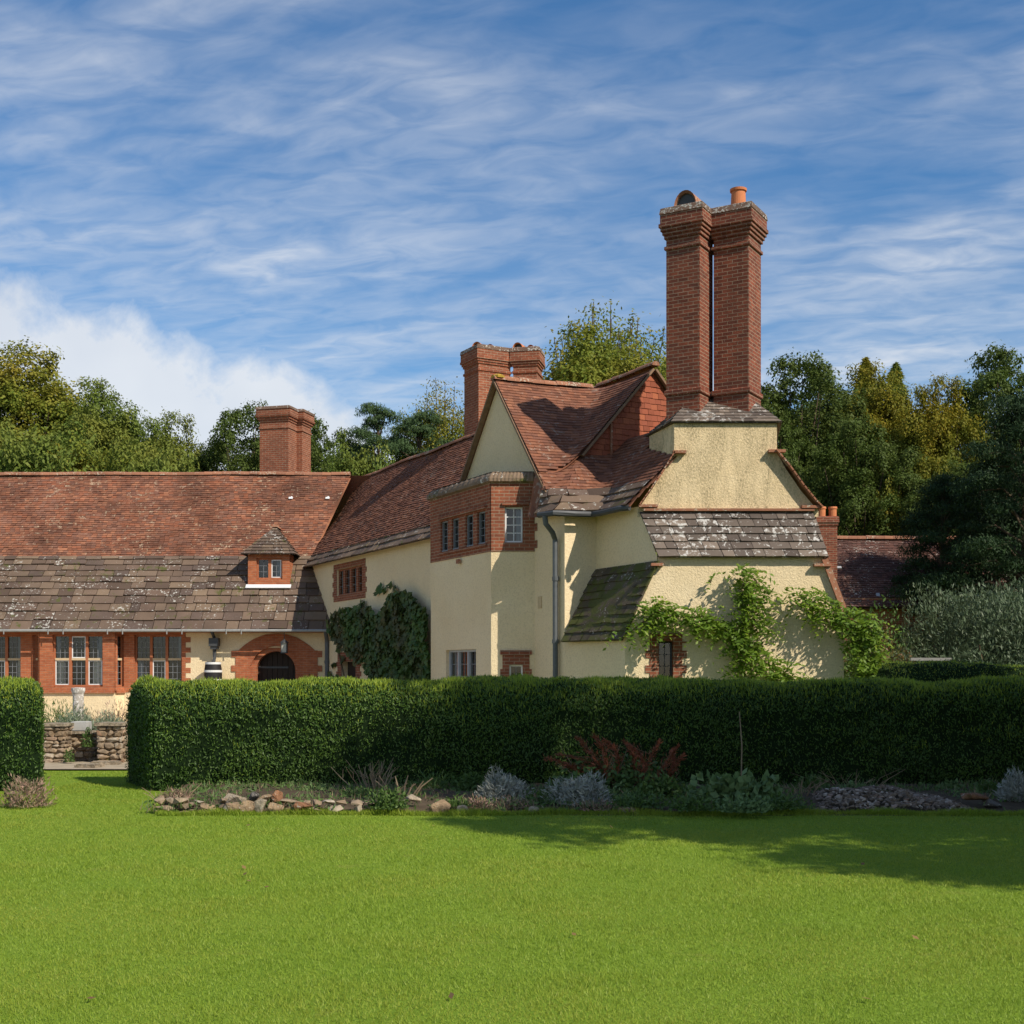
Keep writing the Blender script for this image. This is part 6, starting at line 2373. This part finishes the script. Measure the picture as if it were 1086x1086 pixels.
# low weeds that cover the bed
n = 16000
x = rng.uniform(-4.3, 9.6, n)
y = 14.7 + 2.8 * rng.random(n) ** 1.2
k = np.array([mnoise.noise(Vector((a * .9, b * 1.3, 6))) for a, b in zip(x, y)])
keep = (k > -0.18 + .1 * rng.normal(size=n)) & ~((x > 3.45) & (x < 5.4) & (y < 16.0))
x, y = x[keep], y[keep]
n = len(x)
P = np.stack([x, y, 0.09 + .07 * rng.random(n)], 1)
P[:, 2] = np.where(y < 15.0, 0.03 + .10 * rng.random(n), P[:, 2])
h = n // 2
V1, F1 = leaf_quads(P[:h], rng.normal(size=(h, 3)) * .6 + np.array([0, -.3, .8]), 0.06, 0.032)
V2, F2 = leaf_quads(P[h:], rng.normal(size=(n - h, 3)) * np.array([1, 1, .2]), 0.12, 0.009, np.array([0, 0, 1.0]) + rng.normal(size=(n - h, 3)) * .4)
q = np.arange(n - h) % 3 == 0
V, F, mi = merge([(V1, F1), (V2, F2)])
mi[len(F1):] = np.where(q, 1, 2)
o = link('bed_weeds', np_mesh('bed_weeds', V, F, [MIDG, DRYG, PALEG], mi), None, False)
tag(o, kind='stuff')

# ------------------------------------------------------------------ stone walls, trough and pillar in the gap
def stone_wall(label, px0, px1, y, d, th, seed, cap=True, ph=None):
    r = random.Random(seed)
    xa, xb = (px0 - CX) * d / FPX, (px1 - CX) * d / FPX
    top = EYE + (HY - y) * d / FPX
    root = empty('stone_wall', ((xa + xb) / 2, d + th / 2, 0), label, 'stone wall', 'low rubble walls in the hedge gap')
    bm = bmesh.new()
    z = 0.0
    body = top - (.05 if cap else 0)
    while z < body - .01:
        h = min(r.uniform(.06, .12), body - z)
        for (p, q, ax) in ((xa, xb, 0), (d, d + th, 1)):
            x = p
            while x < q - .01:
                w = min(r.uniform(.10, .28), q - x)
                if ax == 0:
                    rock_bm(bm, (x + w / 2, d + .07 + r.uniform(-.012, .012), z + h / 2), w * 1.0, .16, h * 1.03, r.randint(0, 9999), 0, 26)
                else:
                    for xx in (xa + .06, xb - .06):
                        rock_bm(bm, (xx + r.uniform(-.012, .012), x + w / 2, z + h / 2), .14, w, h * 1.03, r.randint(0, 9999), 0, 26)
                x += w
        z += h
    me = bpy.data.meshes.new('rubble')
    bm.to_mesh(me)
    bm.free()
    me.materials.append(RUB)
    link('rubble', me, root)
    mb = MB()
    mb.box(xa + .05, xb - .05, d + .05, d + th - .02, 0, body - .02)
    mb.build('wall_core', SAND, root)
    if cap:
        mb = MB()
        n = max(1, int((xb - xa) / .5))
        for i in range(n):
            a, b = xa - .03 + (xb - xa + .06) * i / n, xa - .03 + (xb - xa + .06) * (i + 1) / n - .008
            mb.box(a, b, d - .04 + r.uniform(-.012, .012), d + th + .03, body + .002, top + r.uniform(-.006, .006))
        mb.build('coping_stone', SAND2, root)


stone_wall('left stone pier of the gap beside the short hedge', 44, 69, 767.5, 22.7, .5, 11)
stone_wall('lower rubble wall between the two piers, carrying the stone trough', 69.5, 98, 775.5, 23.05, .4, 12)
stone_wall('right stone pier of the gap with a pale lavender mound on it', 102, 128.5, 767, 22.6, .5, 13)
stone_wall('low rubble wall running right from the right pier behind the hedge end', 129, 165, 778, 22.95, .4, 14)
mb = MB()
xa, xb, d = (75 - CX) * 23.1 / FPX, (91.5 - CX) * 23.1 / FPX, 23.1
zb = EYE + (HY - 775.5) * 23.05 / FPX + .012
prof = [(0, 0), (0, .15), (.02, .16), (.035, .16), (.045, .12)]
for k, (i, z) in enumerate(prof[:-1]):
    i2, z2 = prof[k + 1]
    r0 = [(xa + i, d + i, zb + z), (xb - i, d + i, zb + z), (xb - i, d + .3 - i, zb + z), (xa + i, d + .3 - i, zb + z)]
    r1 = [(xa + i2, d + i2, zb + z2), (xb - i2, d + i2, zb + z2), (xb - i2, d + .3 - i2, zb + z2), (xa + i2, d + .3 - i2, zb + z2)]
    mb.grid([r0, r1], 0, True)
mb.face([(xa + .045, d + .045, zb + .12), (xb - .045, d + .045, zb + .12), (xb - .045, d + .255, zb + .12), (xa + .045, d + .255, zb + .12)])
tag(mb.build('stone_trough', mat_plain('trough_stone', (0.42, 0.41, 0.38), 0.9, 0.1, 0, 0.5, 8)), 'small rectangular stone trough on the rubble wall in the gap', 'trough')
mb = MB()
d = 28.5
X = (83 - CX) * d / FPX
mb.lathe((0, 0, 0), [(.22, 0), (.22, .10), (.15, .14), (.125, .25), (.115, .8), (.12, 1.12), (.14, 1.16), (.15, 1.2), (.15, 1.26), (.05, 1.27)], 18)
o = mb.build('stone_pillar', mat_tile('pillar_stone', [(0.40, 0.36, 0.31), (0.40, 0.36, 0.31)], lichen=0.8, lic_col=(0.66, 0.63, 0.58)), None)
o.location = (X, d, 0.02)
tag(o, 'short round lichen-spotted stone pillar in the courtyard', 'pillar')
for i, (px, y, w) in enumerate(((112, 812, .5), (95, 815, .4))):
    mb = MB()
    p = gp(px, y)
    mb.box(-w / 2, w / 2, -.15, .15, 0, .035)
    mb.box(-w / 2 + .03, w / 2 - .03, -.13, .13, .036, .055)
    o = mb.build('paving_slab', SAND2, None)
    o.location = (p.x, p.y, .024)
    o.rotation_euler = (0, 0, .15 - .4 * i)
    tag(o, ('loose paving slab below the right pier of the gap', 'small loose paving slab in the middle of the gap path')[i], 'slab')

# ------------------------------------------------------------------ barrel, lantern, rail
d = 40.75
X = (226 - CX) * d / FPX
root = empty('water_barrel', (X, d, 0.024), 'black wooden water barrel with white hoops under the rain hopper', 'barrel')


def blink(mb, name, mat, par, smooth=False):
    return link(name, mb.mesh(name, mat, smooth), par, False)


zt, zl = 1.93, 1.05
R0, RB = 0.235, 0.285
rad = lambda f: R0 + (RB - R0) * math.sin(math.pi * f)
mb = MB()
mb.lathe((0, 0, zl), [(rad(f / 14), (zt - zl) * f / 14) for f in range(15)] + [(R0 - .03, zt - zl), (R0 - .03, zt - zl - .05)], 28)
blink(mb, 'barrel_body', mat_plain('black_staves', (0.022, 0.020, 0.020), 0.6, 0.3, 0, 0.4, 12), root, True)
for f in (0.04, 0.33, 0.66, 0.95):
    mb = MB()
    dz = .035
    rr = rad(f) + .006
    z = zl + (zt - zl) * f
    mb.lathe((0, 0, 0), [(rr - .01, z - dz), (rr + .004, z - dz), (rr + .004, z + dz), (rr - .01, z + dz)], 28)
    blink(mb, 'hoop', WHITE, root)
mb = MB()
mb.box(-.36, .62, -.3, .3, 0, zl - .08)
mb.box(-.40, .66, -.33, .33, zl - .079, zl - .002)
blink(mb, 'barrel_stand', mat_plain('pale_plinth', (0.60, 0.52, 0.38), 0.9, 0.1, 0, 0.4, 6), root)

X = (301.5 - CX) * 40.75 / FPX
root = empty('hanging_lantern', (X, 40.75, 2.2), 'small iron lantern hanging before the arched door', 'lantern')
mb = MB()
mb.tube([(0, 0.0, .70), (0, 0, .46)], .012, 6)
blink(mb, 'hanger', IRON, root)
mb = MB()
for sx in (-1, 1):
    for sy in (-1, 1):
        mb.obox((sx * .085 - .01, sy * .085 - .01, 0.06), (1, 0, 0), (0, 1, 0), (0, 0, 1), .02, .02, .30)
mb.box(-.10, .10, -.10, .10, .03, .058)
mb.lathe((0, 0, .361), [(.145, 0), (.14, .02), (.05, .09), (.02, .11)], 8)
blink(mb, 'lantern_frame', IRON, root)
mb = MB()
mb.box(-.075, .075, -.075, .075, .062, .355)
blink(mb, 'lantern_glass', mat_plain('frosted_lantern_glass', (0.42, 0.40, 0.33), 0.3, 0.5, 0, 0.2, 5), root)

root = empty('wooden_rail', (8.6, 25.0, 0), 'weathered pale wooden rail on posts in front of the grey bush', 'rail')
z = EYE + (HY - 699) * 25 / FPX
mb = MB()
mb.box(-.78, .02, -.04, .04, z - .03, z + .025)
mb.box(-.78, .02, -.02, .02, z - .55, z - .45)
blink(mb, 'rail', mat_plain('bleached_wood', (0.30, 0.29, 0.26), 0.85, 0.1, 0, 0.4, 8), root)
for x in (-.7, -.06):
    mb = MB()
    mb.box(x - .04, x + .04, .041, .11, 0, z - .02)
    blink(mb, 'post', OAK, root)

# ------------------------------------------------------------------ the outbuilding behind
ob = empty('tiled_outbuilding', (13.5, 46, 0), 'lower outbuilding with a tiled roof toned dark for shade and small chimney, right of the house', 'outbuilding')
rz_, ry_ = EYE + (HY - 571) * 46 / FPX, 46.0
ez_, ey_ = EYE + (HY - 643) * 43 / FPX, 43.0
mb = MB()
tile_plane(mb, [(9.5, ey_, ez_), (20, ey_, ez_), (20, ry_, rz_), (9.5, ry_, rz_)], [0.105], (0.15, 0.18), 0.02, 0, 0.006, wav=.08)
mb.face([(9.5, ry_, rz_ - .03), (20, ry_, rz_ - .03), (20, 49, ez_), (9.5, 49, ez_)])
mb.build('roof', CLAYO, ob)
mb = MB()
ridge_run(mb, (9.5, ry_, rz_), (20, ry_, rz_), .13)
mb.build('ridge_tiles', RIDGE, ob)
mb = MB()
wall_panel(mb, (9.7, ey_ + .3), (19.8, ey_ + .3), 0, ez_ + .3)
wall_panel(mb, (9.7, 48.8), (9.7, ey_ + .3), 0, ez_)
mb.face([(9.7, ey_ + .3, ez_), (9.7, 48.8, ez_), (9.7, ry_, rz_ - .1)])
mb.build('wall', BRICK, ob)
mb = MB()
c = PX(888, 0, 43.4)
zt = EYE + (HY - 549) * 43.6 / FPX
stack_mesh(mb, (c.x, c.y), math.radians(3), .68, .5, [(ez_ - .1, 0), (zt - .3, 0), (zt - .29, .03), (zt - .2, .03), (zt - .19, .06), (zt, .05), (zt + .03, 0)])
ch = mb.build('chimney_stack', BRICKD, ob)
c = PX(882, 0, 43.6)
for dx_ in (-.16, .22):
    mb = MB()
    mb.lathe((c.x + dx_ - .16, 43.7, zt), [(.13, 0), (.135, .3), (.16, .31), (.15, .38), (.11, .38)], 14)
    mb.build('chimney_pot', TERRA, ch)
mb = MB()
c = PX(888, 600, 43.5)
mb.obox((c.x - .4, 43.5, c.z - .1), (1, 0, 0), (0, .8, .6), (0, -.6, .8), .55, .12, .03)
mb.build('flashing', LEAD, ob)
mb = MB()
c = PX(933, 632, 43.3)
mb.obox((c.x - .06, 43.25, c.z - .35), (1, 0, 0), (0, .62, .78), (0, -.78, .62), .12, .55, .06)
mb.build('roof_light', LEAD, ob)

# only the first tree of each kind was used as built; remove prototypes nothing used
for k, p in protos.items():
    if k not in used:
        for c in children(p):
            bpy.data.objects.remove(c)
        bpy.data.objects.remove(p)

# a few fallen leaves on the lawn
n = 16
d = 6 + 8.3 * rng.random(n)
x = (rng.random(n) * 2 - 1) * .41 * d
V, F = leaf_quads(np.stack([x, d, np.full(n, .022)], 1), rng.normal(size=(n, 3)) * .3 + np.array([0, 0, 1]), 0.055, 0.035)
o = link('fallen_leaves', np_mesh('fallen_leaves', V, F, mat_leaf('dead_leaves', [(0.22, 0.12, 0.05), (0.34, 0.22, 0.08), (0.16, 0.10, 0.05)])), None, False)
tag(o, kind='stuff')
